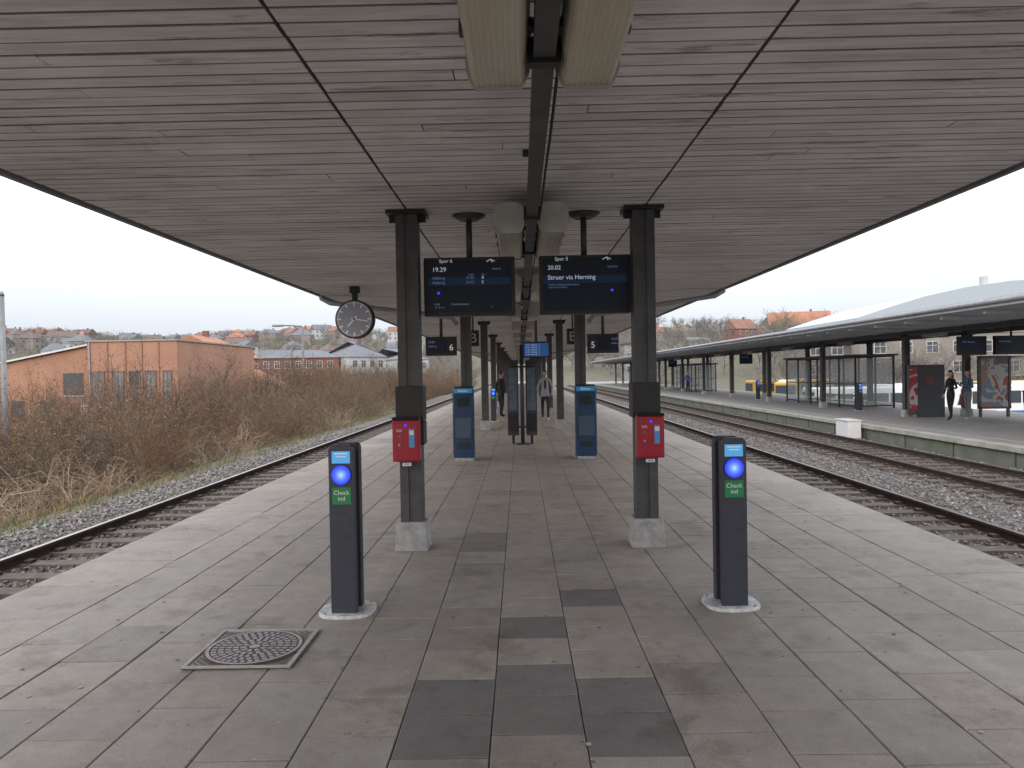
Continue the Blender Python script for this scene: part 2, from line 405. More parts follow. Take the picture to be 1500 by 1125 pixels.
def redbox(x,y):
    P=group('red_emergency_box',(x,y,0))
    sx=.25
    box('housing',(0,0,1.045),(sx,.13,.385),RED,P,bev=.012)
    prism('sloped_hood',[(-.075,1.238),(.065,1.238),(.065,1.262),(-.06,1.262)],-sx/2,sx/2,BLACK,P,axis='x')
    box('door',(0,-.068,1.04),(.215,.008,.34),RED,P,bev=.003)
    box('blue_sticker',(.055,-.074,1.07),(.05,.004,.17),mat('sticker_blue',(.08,.3,.6),.4),P)
    box('white_label',(.055,-.0765,1.12),(.04,.003,.04),WHITE,P)
    tube('lock',[(-.06,-.073,1.01),(-.06,-.085,1.01)],.012,mat('chrome',(.3,.3,.3),.35,1),P)
    box('green_mark',(-.055,-.074,1.09),(.02,.004,.02),GREEN,P)
    tube('lamp',[(.0,-.07,1.19),(.0,-.083,1.19)],.012,BLUELED,P)
    text('label','SOS',(-.06,-.0765,1.14),.03,LTXT,P,'CENTER')
    box('id_plate',(.0,-.02,.825),(.08,.03,.03),WHITE,P)
    text('id','2514',(-.025,-.037,.825),.022,BLACK,P)
redbox(-1.06,6.86); redbox(1.19,6.86)
# ---------------------------------------------------------------- lighting rail and fixtures
LX=.115
def rail():
    P=group('lighting_rail',(LX,0,0))
    RM=mat('rail_grey_steel',(.07,.07,.072),.5,.2,var=.35,scale=5)
    boxes('channel',[((0,50,2.87),(.085,104,.012)),((-.039,50,2.90),(.008,104,.07)),((.039,50,2.90),(.008,104,.07))],RM,P)
    tube('conduit',[(0,-2,2.99),(0,102,2.99)],.022,STEEL,P)
    tube('loose_cable',[(.07,2.9+i*.4,2.93+.012*math.sin(i*1.7)) for i in range(40)],.008,BLACK,P,n=6)
    hang=[]
    y=0.6
    while y<100:
        hang.append(((0,y,3.05),(.03,.04,.3))); hang.append(((0,y,3.185),(.14,.1,.02)))
        y+=2.3
    boxes('hangers',hang,BLACK,P)
    boxes('cross_clamps',[((0,y,2.895),(.13,.06,.10)) for y in np.arange(1.2,100,4.6)]+[((0,y,2.895),(.13,.06,.10)) for y in np.arange(2.9,100,4.6)],BLACK,P)
rail()
DIFF=mat('aged_diffuser',(0.52,0.48,0.38),0.35,var=0.25,scale=3,stretch=(1,.3,1),col2=(0.36,0.31,0.22))
HOUS=mat('fixture_housing',(0.4,0.39,0.37),0.5,var=0.3,scale=5)
def fixture(x,y,sg):
    P=group('fluorescent_light_fixture',(x,y,0),0)
    P.scale=(1.12,1,1)
    L=1.5
    bot=[]
    for i in range(17):
        t=-.078+.156*i/16; bot.append((t,2.832+(0.006 if i%2 else 0)))
    pr=[(-.105,2.97),(-.108,2.92),(-.098,2.868),(-.088,2.845)]+bot+[(.088,2.845),(.098,2.868),(.108,2.92),(.105,2.97)]
    prism('ribbed_diffuser',pr,.02,L-.02,DIFF,P,axis='y')
    prism('housing',[(-.115,2.955),(.115,2.955),(.1,3.04),(.06,3.075),(-.06,3.075),(-.1,3.04)],0.01,L-.01,HOUS,P,axis='y')
    for yy,nm in ((0,'end_cap_near'),(L-.03,'end_cap_far')):
        prism(nm,[(-.12,2.95),(-.117,2.9),(-.1,2.85),(-.082,2.826),(.082,2.826),(.1,2.85),(.117,2.9),(.12,2.95),(.105,3.05),(.062,3.082),(-.062,3.082),(-.105,3.05)],yy,yy+.03,HOUS,P,axis='y')
    boxes('clips',[((s*.115,q,2.95),(.014,.05,.05)) for s in (-1,1) for q in (.3,.75,1.2)],STEEL,P)
    boxes('mount_arm',[((-sg*.12,.35,2.93),(.06,.05,.03)),((-sg*.12,1.15,2.93),(.06,.05,.03))],BLACK,P)
for k in range(20):
    y=1.6+4.62*k
    fixture(LX-.185,y,-1); fixture(LX+.185,y,1)
# ---------------------------------------------------------------- displays
def display(x,y,lines,spor):
    P=group('departure_display',(x,y,0)); z=2.50; w,h=.885,.565
    box('case',(0,.06,z),(w,.13,h),BLACK,P,bev=.01)
    box('screen',(0,-.008,z),(w-.07,.006,h-.075),SCREEN,P)
    boxes('bezel',[((0,-.011,z+h/2-.018),(w-.02,.014,.034)),((0,-.011,z-h/2+.018),(w-.02,.014,.034)),((-w/2+.018,-.011,z),(.034,.014,h-.075)),((w/2-.018,-.011,z),(.034,.014,h-.075))],BLACK,P)
    box('screen_band',(0,-.0118,z+.05),(w-.08,.0015,.075),mat('lcd_band',(.008,.016,.035),.35,spec=.25,emit=(.02,.06,.16),estr=.12),P)
    tube('drop_pole',[(0,.06,z+h/2),(0,.06,CZ-.01)],.03,STEEL,P)
    tube('ceiling_flange',[(0,.06,CZ-.045),(0,.06,CZ-.004)],[.1,.165],STEEL,P,n=28)
    yy=-.0130
    text('platform_label',spor,(-.29,-.0192,z+.247),.048,WTXT,P)
    for (s,dx,dz,sz,mm) in lines: text('row',s,(dx,yy,z+dz),sz,mm,P)
    tube('logo',[(.17,-.021,z+.236),(.21,-.021,z+.258),(.25,-.021,z+.238)],.004,WTXT,P,n=6)
    tube('logo_stem',[(.21,-.021,z+.258),(.225,-.021,z+.228)],.003,WTXT,P,n=6)
    return P
d=display(-.475,7.2,[("19.29",-.36,.165,.062,WTXT),("Aalborg",-.36,.085,.038,BTXT),("21:22",-.03,.085,.034,BTXT),("B",.12,.085,.038,WTXT),
 ("Aalborg",-.36,.04,.038,BTXT),("21:12",-.03,.04,.034,BTXT),("E",.12,.04,.038,WTXT),("Togdel",-.01,.115,.02,BTXT),("Spor",.12,.115,.02,BTXT),
 ("NOR N",.22,.165,.026,BTXT),("19:38",-.35,-.17,.026,BTXT),("Frederikshavn",-.18,-.17,.03,BTXT),("18  Nr. Aa",-.34,-.2,.022,BTXT),("11",.2,-.2,.022,BTXT)],"Spor 6")
tube('status_dot',[(-.3,-.012,2.44),(-.3,-.016,2.44)],.015,BLUEDIM,d)
d=display(.645,7.2,[("20.02",-.36,.165,.058,WTXT),("Struer via Herning",-.36,.07,.062,WTXT),("NOR FN",.22,.165,.026,BTXT),
 ("Frederiks-Silkeborg-Herning-Ikast",-.355,.0,.022,BTXT),("Vejle-Struer-Thisted",-.355,-.025,.022,BTXT)],"Spor 5")
tube('status_dot',[(.26,-.012,2.44),(.26,-.016,2.44)],.013,BLUEDIM,d)
def numsign(x,y,n,flip=1):
    P=group('platform_number_sign',(x,y,0)); z=2.2
    box('case',(0,0,z),(.6,.12,.37),BLACK,P,bev=.01)
    box('screen',(-.08*flip,-.063,z+.01),(.38,.006,.28),SCREEN,P)
    text('number',n,(.2*flip,-.064,z-.03),.17,WTXT,P,'CENTER')
    text('row','19.29',(-.2*flip-.05,-.068,z+.08),.06,BTXT,P); text('row','Aalborg',(-.2*flip-.05,-.068,z+.0),.05,BTXT,P)
    tube('drop_pole',[(0,0,z+.185),(0,0,CZ-.01)],.03,STEEL,P)
    tube('ceiling_flange',[(0,0,CZ-.04),(0,0,CZ-.004)],[.08,.13],STEEL,P,n=20)
numsign(-1.52,14.4,'6'); numsign(1.62,14.4,'5',-1)
def bsign(x,y,z=2.35,s=1.0,zc=CZ):
    P=group('sector_letter_sign',(x,y,0))
    box('panel',(0,0,z),(.24*s,.05,.32*s),mat('sign_dark',(.03,.032,.04),.4),P,bev=.006)
    text('letter','B',(0,-.029,z-.005),.27*s,mat('sign_white',(.6,.6,.6),.5),P,'CENTER')
    tube('drop_pole',[(0,0,z+.16*s),(0,0,zc-.005)],.018,STEEL,P)
bsign(-.93,14.9,2.37); bsign(1.07,14.9,2.37)
P=group('overview_screen',(.38,16.9,0))
box('case',(0,0,2.18),(.62,.12,.36),BLACK,P,bev=.01)
box('screen',(0,-.063,2.18),(.56,.006,.3),mat('lcd_blue',(.01,.04,.12),.3,emit=(.03,.16,.5),estr=.3),P)
for i in range(5): text('row','19.%02d  Aalborg   %d'%(12+i*9,5+i%2),(-.25,-.068,2.29-.055*i),.045,WTXT,P)
tube('drop_pole',[(0,0,2.36),(0,0,CZ-.005)],.03,STEEL,P)
BLUEM=mat('blue_machine',(0.012,0.045,0.11),0.35,var=.3,scale=4)
BLUET=mat('blue_machine_top',(0.03,0.26,0.48),0.35,emit=(0.03,.25,.45),estr=.1)
def bluem(x,y):
    P=group('ticket_machine',(x,y,0))
    prism('body',[(-.12,.06),(.14,.06),(.14,1.38),(.06,1.42),(-.08,1.38),(-.16,.95)],-.19,.19,BLUEM,P,axis='x',bev=.015)
    box('plinth',(.01,0,.03),(.34,.22,.06),CONC,P)
    box('top_band',(0,-.118,1.335),(.36,.02,.09),BLUET,P,rot=(.0,0,0))
    box('face_screen',(0,-.142,1.12),(.2,.02,.16),GLASS,P,rot=(-.18,0,0))
    box('poster',(.0,-.155,.66),(.30,.012,.42),mat('machine_poster',(.02,.06,.13),.4,var=.6,scale=9,col2=(.05,.07,.09)),P,rot=(-.04,0,0))
    box('tray',(0,-.14,.30),(.22,.05,.1),BLACK,P)
    boxes('side_trim',[((-.196,0,.72),(.01,.2,1.25)),((.196,0,.72),(.01,.2,1.25))],mat('trim_blue',(.02,.08,.2),.35),P)
    text('label','Billetter',(0,-.13,1.335),.06,WTXT,P,'CENTER')
bluem(-1.09,14.15); bluem(1.24,14.15)
def infostand():
    P=group('information_stand',(.04,17.2,0))
    tube('centre_post',[(0,-.05,0),(0,-.05,2.3)],.045,NAVY,P)
    for sg in (-1,1):
        cx=sg*.215
        box('panel_%d'%(1 if sg<0 else 2),(cx,.12,1.05),(.26,.07,1.7),NAVY,P,bev=.01)
        box('poster',(cx,.08,1.28),(.2,.012,1.0),mat('poster_pale',(.12,.18,.24),.4,var=.5,scale=7,col2=(.05,.07,.1)),P)
        box('lower_plate',(cx,.078,.5),(.22,.012,.42),BLACK,P)
        box('top_light',(cx,.06,1.93),(.26,.1,.06),STEEL,P)
        box('leg',(cx,.12,.1),(.06,.06,.2),BLACK,P)
    boxes('arms',[((0,.05,1.8),(.5,.04,.04)),((0,.05,.4),(.5,.04,.04))],BLACK,P)
    box('foot',(0,0,.012),(.3,.3,.024),STEEL,P)
infostand()
# ---------------------------------------------------------------- check-in stands
def stand(x,y,z0=0,rz=0):
    P=group('check_in_stand',(x,y,z0),rz)
    H=1.18
    pts=[]
    for i in range(40):
        a=2*math.pi*i/40; ca,sa=math.cos(a),math.sin(a)
        pts.append((.19*math.copysign(abs(ca)**.7,ca),.185*math.copysign(abs(sa)**.7,sa)+.03))
    prism('base_plate',pts,-.005,.022,mat('base_plate_metal',(.6,.61,.62),.5,.1,var=.4,scale=14),P,bev=.004)
    for (bx,by) in ((-.13,-.1),(.13,-.1),(-.13,.16),(.13,.16)):
        tube('bolt',[(bx,by,.022),(bx,by,.032)],.009,GREYP,P,n=6)
    def slab(nm,y0,y1,h,w,m=NAVY,tilt=0):
        r=.035; out=[(-w/2,.02),(w/2,.02)]
        for i in range(7):
            a=math.pi/2*i/6; out.append((w/2-r+r*math.cos(a),h-r+r*math.sin(a)))
        for i in range(7):
            a=math.pi/2+math.pi/2*i/6; out.append((-w/2+r+r*math.cos(a),h-r+r*math.sin(a)))
        return prism(nm,out,y0,y1,m,P,axis='y',bev=.006)
    slab('front_panel',-.085,-.035,H,.178)
    slab('core',-.035,.07,H-.03,.135,BLACK)
    slab('rear_panel',.07,.14,H-.0,.178)
    box('header_screen',(0,-.087,1.095),(.125,.006,.082),CYAN,P)
    boxes('header_text',[((0,-.0915,1.12),(.09,.002,.008)),((0,-.0915,1.1),(.07,.002,.006))],WTXT,P)
    tube('reader_ring',[(0,-.084,.975),(0,-.094,.975)],.070,BLACK,P,n=32)
    tube('reader_light',[(0,-.0945,.975),(0,-.0965,.975)],.066,BLUELED,P,n=32)
    for i,(r,c,e) in enumerate(((.055,(.02,.05,1),1.4),(.044,(.05,.11,1),1.4),(.034,(.1,.2,1),1.3),(.024,(.2,.34,1),1.15),(.013,(.38,.52,1),1.15))):
        tube('reader_glow_%d'%(i+1),[(0,-.0966-.0004*i,.975),(0,-.0970-.0004*i,.975)],r,mat('blue_led_%d'%i,(.05,.1,.5),.3,emit=c,estr=e),P,n=28)
    box('green_label',(0,-.087,.83),(.13,.004,.115),GREEN,P)
    text('label','Check',(0,-.0905,.852),.042,LTXT,P,'CENTER'); text('label','ind',(0,-.0905,.812),.042,LTXT,P,'CENTER')
stand(-1.235,5.14,rz=-.02); stand(1.455,5.18,rz=.03)
stand(-.93,25.5)
# ---------------------------------------------------------------- clock
def clock():
    P=group('station_clock',(-2.83,12.8,0)); z=2.63; r=.335
    tube('case',[(0,.11,z),(0,.07,z),(0,-.07,z),(0,-.09,z)],[r-.02,r,r,r-.01],BLACK,P,n=56)
    tube('dial',[(0,-.088,z),(0,-.096,z)],r-.03,mat('clock_dial',(.2,.2,.24),.35,emit=(.4,.4,.55),estr=.05),P,n=56)
    V=[];F=[]
    for i in range(60):
        a=2*math.pi*i/60; big=i%5==0
        r0=r-.04; r1=r0-(.07 if big else .025); w=.013 if big else .005
        d=Vector((math.sin(a),0,math.cos(a))); n=Vector((d.z,0,-d.x))
        c=Vector((0,-.098,z)); k=len(V)
        V+=[c+d*r0+n*w,c+d*r0-n*w,c+d*r1-n*w,c+d*r1+n*w]; F.append((k,k+1,k+2,k+3))
    mesh('tick_marks',V,F,WHITE,P)
    def hand(nm,deg,l,w,yy):
        a=math.radians(deg); d=Vector((math.sin(a),0,math.cos(a))); n=Vector((d.z,0,-d.x)); c=Vector((0,yy,z))
        mesh(nm,[c-d*.06+n*w,c-d*.06-n*w,c+d*l-n*w*.7,c+d*l+n*w*.7],[(0,1,2,3)],WHITE,P)
    hand('hour_hand',222,.17,.018,-.101); hand('minute_hand',100,.25,.013,-.104)
    tube('hub',[(0,-.1,z),(0,-.112,z)],.018,BLACK,P)
    box('neck',(0,0,z+r+.05),(.09,.09,.12),BLACK,P,bev=.01)
    box('ceiling_mount',(0,0,CZ-.06),(.16,.14,.115),BLACK,P,bev=.01)
    tube('stem',[(0,0,z+r),(0,0,CZ-.02)],.035,BLACK,P)
clock()
# ---------------------------------------------------------------- manhole
def manhole():
    P=group('manhole_cover',(-1.64,4.46,.003)); P.scale=(.93,.93,1)
    IRON=mat('cast_iron',(.34,.315,.31),.55,.15,var=.3,scale=14,bump=.4,bscale=60)
    IDK=mat('cast_iron_recess',(.1,.09,.088),.8,var=.3)
    s=.335
    box('frame_bed',(0,0,.004),(2*s,2*s,.004),mat('cast_iron_worn',(.25,.235,.23),.6,.1,var=.4,scale=12),P)
    boxes('frame',[((0,-s+.012,.009),(2*s,.024,.012)),((0,s-.012,.009),(2*s,.024,.012)),((-s+.012,0,.009),(.024,2*s-.048,.012)),((s-.012,0,.009),(.024,2*s-.048,.012))],IRON,P)
    V=[];F=[]
    for sx in (-1,1):
        for sy in (-1,1):
            for q in (0,1,2):
                o=.03+.045*q; k=len(V); a=s-.045; t=.018
                V+=[(sx*a,sy*(a-o),.0105),(sx*a,sy*(a-o-t),.0105),(sx*(a-o-t),sy*a,.0105),(sx*(a-o),sy*a,.0105)]; F.append((k,k+1,k+2,k+3) )
    def ring(r0,r1,z,n=64,a0=0,a1=2*math.pi):
        k=len(V); m=max(1,int(n*(a1-a0)/(2*math.pi)))
        for i in range(m+1):
            a=a0+(a1-a0)*i/m
            V.append((r0*math.cos(a),r0*math.sin(a),z)); V.append((r1*math.cos(a),r1*math.sin(a),z))
        for i in range(m): F.append((k+2*i,k+2*i+1,k+2*i+3,k+2*i+2))
    mesh('corner_webs',V,F,IDK,P)
    V.clear();F.clear()
    ring(0,.30,.0115); o=mesh('cover_disc',list(V),list(F),IDK,P); V.clear();F.clear()
    ring(.278,.30,.0175); ring(.0,.035,.0175)
    o=mesh('cover_rim',list(V),list(F),IRON,P); V.clear();F.clear()
    for (r0,r1,n) in ((.235,.268,36),(.19,.226,30),(.145,.181,24),(.1,.136,16),(.05,.09,10)):
        for i in range(n):
            a=2*math.pi*i/n; d=2*math.pi/n*.62
            ring(r0,r1,.0165,n=256,a0=a,a1=a+d)
    mesh('tread_lugs',list(V),list(F),IRON,P)
    V.clear();F.clear(); ring(.302,.314,.0135); mesh('seat_ring',list(V),list(F),mat('rust',(.14,.07,.045),.8,var=.4,scale=20),P)
manhole()
# ---------------------------------------------------------------- people
def skin_eval(verts,edges,radii,sub=2):
    me=bpy.data.meshes.new('t'); me.from_pydata(verts,edges,[])
    o=bpy.data.objects.new('t',me); COL.objects.link(o)
    o.modifiers.new('s','SKIN')
    for i,r in enumerate(radii):
        sv=me.skin_vertices[0].data[i]; sv.radius=r if isinstance(r,tuple) else (r,r); sv.use_root=(i==0)
    m=o.modifiers.new('d','SUBSURF'); m.levels=sub; m.render_levels=sub
    dg=bpy.context.evaluated_depsgraph_get(); dg.update()
    r=bpy.data.meshes.new_from_object(o.evaluated_get(dg))
    bpy.data.objects.remove(o); return r
SKIN=mat('skin',(.5,.3,.22),.55)
def person(name,x,y,z,rz,pants,top,hair,shoes,step=0.0,arms=((0.26,-.05,.9),(-.26,-.05,.9)),elbow=((.27,.05,1.14),(-.27,.05,1.14)),longhair=False,female=False,scale=1.0,extra=None,coat=False):
    P=group(name,(x,y,z),rz,scale)
    w=.88 if female else .95
    hw=.125 if not coat else .14
    J=[(0,0,.96),(0,.0,1.1),(0,.01,1.3),(0,.01,1.43),(0,-.005,1.53)]
    R=[(hw*1.05,.1),(.12*w,.09),(.15*w,.105),(.075,.06),(.048,.048)]
    E=[(0,1),(1,2),(2,3),(3,4)]
    def add(p,r,par):
        J.append(p);R.append(r);E.append((par,len(J)-1));return len(J)-1
    for i,s in enumerate((1,-1)):
        sh=add((s*.155*w,.01,1.405),(.06*w,.06),3)
        e0,w0=elbow[i],arms[i]
        el=add(e0,.043*w,sh); wr=add(w0,.031,el)
        st=step*s
        hp=add((s*.085,0,.88),(.085,.085),0)
        kn=add((s*.095,-st*.45-.02,.49),.06*w,hp)
        lift=.05 if st<0 else 0
        an=add((s*.09,-st*.9+.02,.10+lift),.042,kn)
        to=add((s*.10,-st*.9-.13,.04+lift*.3),(.04,.03),an)
    me=skin_eval(J,E,R,2)
    for m in [pants,top,SKIN,shoes]: me.materials.append(m)
    wr_=[Vector(a) for a in arms]
    for p in me.polygons:
        c=p.center; p.use_smooth=True
        hem=.84 if coat else .98
        if c.z<.085+ (.03 if abs(c.y)>.2 else 0): k=3
        elif c.z<hem and min((c-q).length for q in wr_)>.14: k=0
        elif c.z>1.475 and abs(c.x)<.08: k=2
        else: k=1
        if min((c-q).length for q in wr_)<.035: k=2
        p.material_index=k
    o=bpy.data.objects.new('body',me); link(o,P)
    for i,s in enumerate((1,-1)):
        wv=Vector(arms[i]); ev=Vector(elbow[i]); d=(wv-ev).normalized()
        side=Vector((0,-1,0)) if abs(d.y)<.7 else Vector((s*-1,0,0))
        V,F=tube_vf([wv-d*.02,wv+d*.03,wv+d*.085],[.026,.034,.03],8)
        def addt(pts,rr):
            v,f=tube_vf(pts,rr,6); k=len(V); V.extend(v); F.extend([tuple(q+k for q in ff) for ff in f])
        nrm=d.cross(side).normalized()*(-s)
        for q,(off,ln) in enumerate(((-.024,.07),(-.008,.08),(.008,.075),(.024,.058))):
            b0=wv+d*.075-side*off; b1=b0+d*ln*.5+nrm*.008; b2=b0+d*ln*.85+nrm*.028
            addt([b0,b1,b2],[.009,.0085,.006])
        t0=wv+d*.03+side*.025; addt([t0,t0+d*.03+side*.025,t0+d*.06+side*.03],[.012,.01,.008])
        mesh('hand_%d'%(i+1),V,F,SKIN,P,smooth=True)
    import bmesh
    bm=bmesh.new(); bmesh.ops.create_uvsphere(bm,u_segments=24,v_segments=18,radius=1)
    for v in bm.verts:
        t=v.co.z
        f=1.0-(0.28*max(0,-t)**1.3)
        v.co.x*=.074*f; v.co.y*=.093*(1-.12*max(0,-t)); v.co.z*=.118
        if v.co.y<0 and t<-.5: v.co.y-=.006
    hm=bpy.data.meshes.new('head'); bm.to_mesh(hm); bm.free(); hm.materials.append(SKIN)
    for p in hm.polygons: p.use_smooth=True
    hc=Vector((0,-.012,1.62))
    ho=bpy.data.objects.new('head',hm); ho.location=hc; link(ho,P)
    mesh('nose',[(hc.x-.014,hc.y-.086,hc.z-.028),(hc.x+.014,hc.y-.086,hc.z-.028),(hc.x,hc.y-.112,hc.z-.026),(hc.x,hc.y-.088,hc.z+.012)],[(0,1,2),(0,2,3),(1,3,2)],SKIN,P)
    EYE=mat('eye',(.02,.015,.012),.3); LIP=mat('lips',(.35,.12,.1),.5)
    for s in (-1,1):
        tube('eye_%s'%('l' if s<0 else 'r'),[(s*.029,hc.y-.078,hc.z+.005),(s*.029,hc.y-.09,hc.z+.005)],.009,EYE,P,n=8)
        tube('ear_%s'%('l' if s<0 else 'r'),[(s*.066,hc.y+.012,hc.z-.03),(s*.08,hc.y+.018,hc.z),(s*.074,hc.y+.015,hc.z+.025)],[.008,.014,.008],SKIN,P,n=8)
    box('mouth',(0,hc.y-.083,hc.z-.06),(.04,.012,.01),LIP,P)
    bm=bmesh.new(); bmesh.ops.create_uvsphere(bm,u_segments=24,v_segments=18,radius=1)
    dele=[]
    for v in bm.verts:
        c=v.co.copy()
        if c.y<-.25 and c.z<.5: dele.append(v)
        elif not longhair and c.z<-.25: dele.append(v)
        nn=.04*math.sin(c.x*23+c.z*17)
        v.co.x*=.083*(1+nn); v.co.y*=.104*(1+nn); v.co.z*=.13
        if longhair and c.z<0: v.co.z*=2.6; v.co.x*=1.05; v.co.y=max(v.co.y,.0)*1.0+.02
    bmesh.ops.delete(bm,geom=dele,context='VERTS')
    hh=bpy.data.meshes.new('hair'); bm.to_mesh(hh); bm.free(); hh.materials.append(hair)
    for p in hh.polygons: p.use_smooth=True
    ob=bpy.data.objects.new('hair',hh); ob.location=hc+Vector((0,.008,.006)); link(ob,P)
    if extra: extra(P)
    return P
DJEAN=mat('dark_jeans',(.02,.022,.03),.8,var=.3,scale=15); BLK=mat('black_cloth',(.012,.012,.014),.85,var=.3,scale=12)
GJAC=mat('grey_jacket',(.3,.31,.33),.8,var=.25,scale=10); DENIM=mat('denim',(.09,.13,.19),.8,var=.3,scale=14); GREYC=mat('grey_cloth',(.2,.2,.22),.8,var=.5,scale=30)
HBR=mat('brown_hair',(.05,.028,.015),.5); HBK=mat('black_hair',(.012,.01,.01),.5); SHW=mat('white_shoes',(.5,.5,.5),.6); SHB=mat('black_shoes',(.02,.02,.02),.5); BROWNP=mat('brown_print',(.22,.12,.09),.8,var=.5,scale=25)
def mopen(P):
    box('dark_shirt',(0,-.112,1.25),(.06,.02,.28),BLK,P,bev=.006)
person('walking_man',.86,25.7,0,0,DJEAN,GJAC,HBR,SHW,step=.17,arms=((.23,-.12,.95),(-.24,-.05,.9)),elbow=((.25,.07,1.14),(-.25,.06,1.14)),coat=True,extra=mopen)
person('standing_passenger',-.72,27.8,0,2.2,BLK,BLK,HBR,SHB,step=.05,coat=True)
person('woman_in_black',14.55,25.2,-.2,math.radians(-75),BLK,BLK,HBK,SHB,step=.12,arms=((.16,-.26,1.12),(-.24,-.05,.9)),elbow=((.24,.03,1.13),(-.26,.05,1.14)),longhair=True,female=True,coat=True,scale=.97)
def phone(P):
    box('phone',(.08,-.36,1.24),(.07,.012,.14),BLACK,P,rot=(-.5,0,0))
    tube('shopping_bag',[(-.26,-.03,.8),(-.26,-.03,.5)],[.05,.13],BROWNP,P,n=8)
person('woman_with_phone',15.25,25.4,-.2,math.radians(-80),GREYC,DENIM,HBR,SHW,step=.08,arms=((.12,-.3,1.18),(-.25,-.04,.9)),elbow=((.22,.0,1.12),(-.26,.05,1.14)),longhair=True,female=True,scale=.98,extra=phone)
person('distant_passenger',14.0,62,-.2,.4,DJEAN,mat('blue_coat',(.05,.12,.3),.8),HBR,SHB,step=.1)
# ---------------------------------------------------------------- opposite platform
PZ=-.2
def opp():
    P=group('opposite_platform')
    pav=bpy.data.materials.new('opposite_paving'); pav.use_nodes=True; N=pav.node_tree.nodes; L=pav.node_tree.links; b=N['Principled BSDF']
    tc=N.new('ShaderNodeTexCoord'); br=N.new('ShaderNodeTexBrick'); br.inputs['Scale'].default_value=1; br.inputs['Brick Width'].default_value=.6; br.inputs['Row Height'].default_value=.4; br.inputs['Mortar Size'].default_value=.008
    br.inputs['Color1'].default_value=(.27,.25,.24,1); br.inputs['Color2'].default_value=(.22,.21,.2,1); br.inputs['Mortar'].default_value=(.08,.075,.07,1)
    L.new(tc.outputs['Object'],br.inputs['Vector']); L.new(br.outputs['Color'],b.inputs['Base Color']); b.inputs['Roughness'].default_value=.7
    x0,x1=11.1,19.3
    prism('retaining_body',[(x0+.05,-1.2),(x1-.05,-1.2),(x1-.05,PZ-.12),(x0+.05,PZ-.12)],-6,240,CONCW,P,axis='y')
    mesh('paving',[(x0+.3,-6,PZ+.002),(x1-.3,-6,PZ+.002),(x1-.3,240,PZ+.002),(x0+.3,240,PZ+.002)],[(0,1,2,3)],pav,P)
    COP=mat('coping_stone',(.36,.35,.31),.85,var=.3,scale=2.5)
    L1=[]
    y=-6
    while y<240:
        L1.append(((x0+.15,y+.5,PZ-.06),(.34,.985,.12))); L1.append(((x1-.15,y+.5,PZ-.06),(.34,.985,.12))); y+=1
    boxes('coping',L1,COP,P)
    mesh('guide_line',[(x0+.75,-6,PZ+.006),(x0+.85,-6,PZ+.006),(x0+.85,240,PZ+.006),(x0+.75,240,PZ+.006)],[(0,1,2,3)],mat('line_white',(.4,.4,.38),.7,var=.3),P)
    boxes('wall_joints',[((x0+.045,y,-.75),(.02,.03,.85)) for y in np.arange(0,120,2.4)],mat('joint_dark',(.05,.05,.04),.9),P)
    C=group('opposite_canopy')
    UND=mat('opposite_soffit',(.36,.37,.4),.7,var=.2,scale=1.5,stretch=(1,6,1))
    LF=mat('opposite_fascia',(.42,.44,.46),.6,var=.25,scale=2)
    z=3.02; a,b2=11.3,19.2
    mid=(a+b2)/2
    prism('roof_slab',[(a,z),(mid,z-.12),(b2,z),(b2,z+.2),(mid,z+.28),(a,z+.2)],8,118,UND,C,axis='y')
    box('fascia_near',(a-.03,63,z+.12),(.05,110,.22),LF,C); box('fascia_far',(b2+.03,63,z+.12),(.05,110,.22),LF,C)
    tube('gutter',[(a-.1,8,z+.14),(a-.1,118,z+.14)],.06,GREYP,C)
    boxes('ribs',[((a+1.9,y,z-.075),(3.6,.08,.07)) for y in np.arange(9,118,1.86)]+[((b2-1.9,y,z-.075),(3.6,.08,.07)) for y in np.arange(9,118,1.86)],LF,C)
    boxes('longitudinal_beams',[((14.2,63,z-.17),(.14,110,.16)),((16.4,63,z-.17),(.14,110,.16))],STEEL,C)
    for k in range(13):
        for x in (14.2,16.4):
            column(x,19.9+7.5*k,PZ,z-.2)
    for k in range(8):
        G=group('canopy_strip_light',(15.3,20+7.5*k,0))
        box('housing',(0,0,z-.2),(.2,1.4,.1),HOUS,G,bev=.01); box('diffuser',(0,0,z-.265),(.16,1.3,.03),DIFF,G)
opp()
def glassmat():
    m=bpy.data.materials.new('shelter_glass'); m.use_nodes=True; N=m.node_tree.nodes
    b=N['Principled BSDF']; b.inputs['Base Color'].default_value=(.5,.56,.58,1); b.inputs['Roughness'].default_value=.05; b.inputs['Alpha'].default_value=.22
    return m
SG=glassmat()
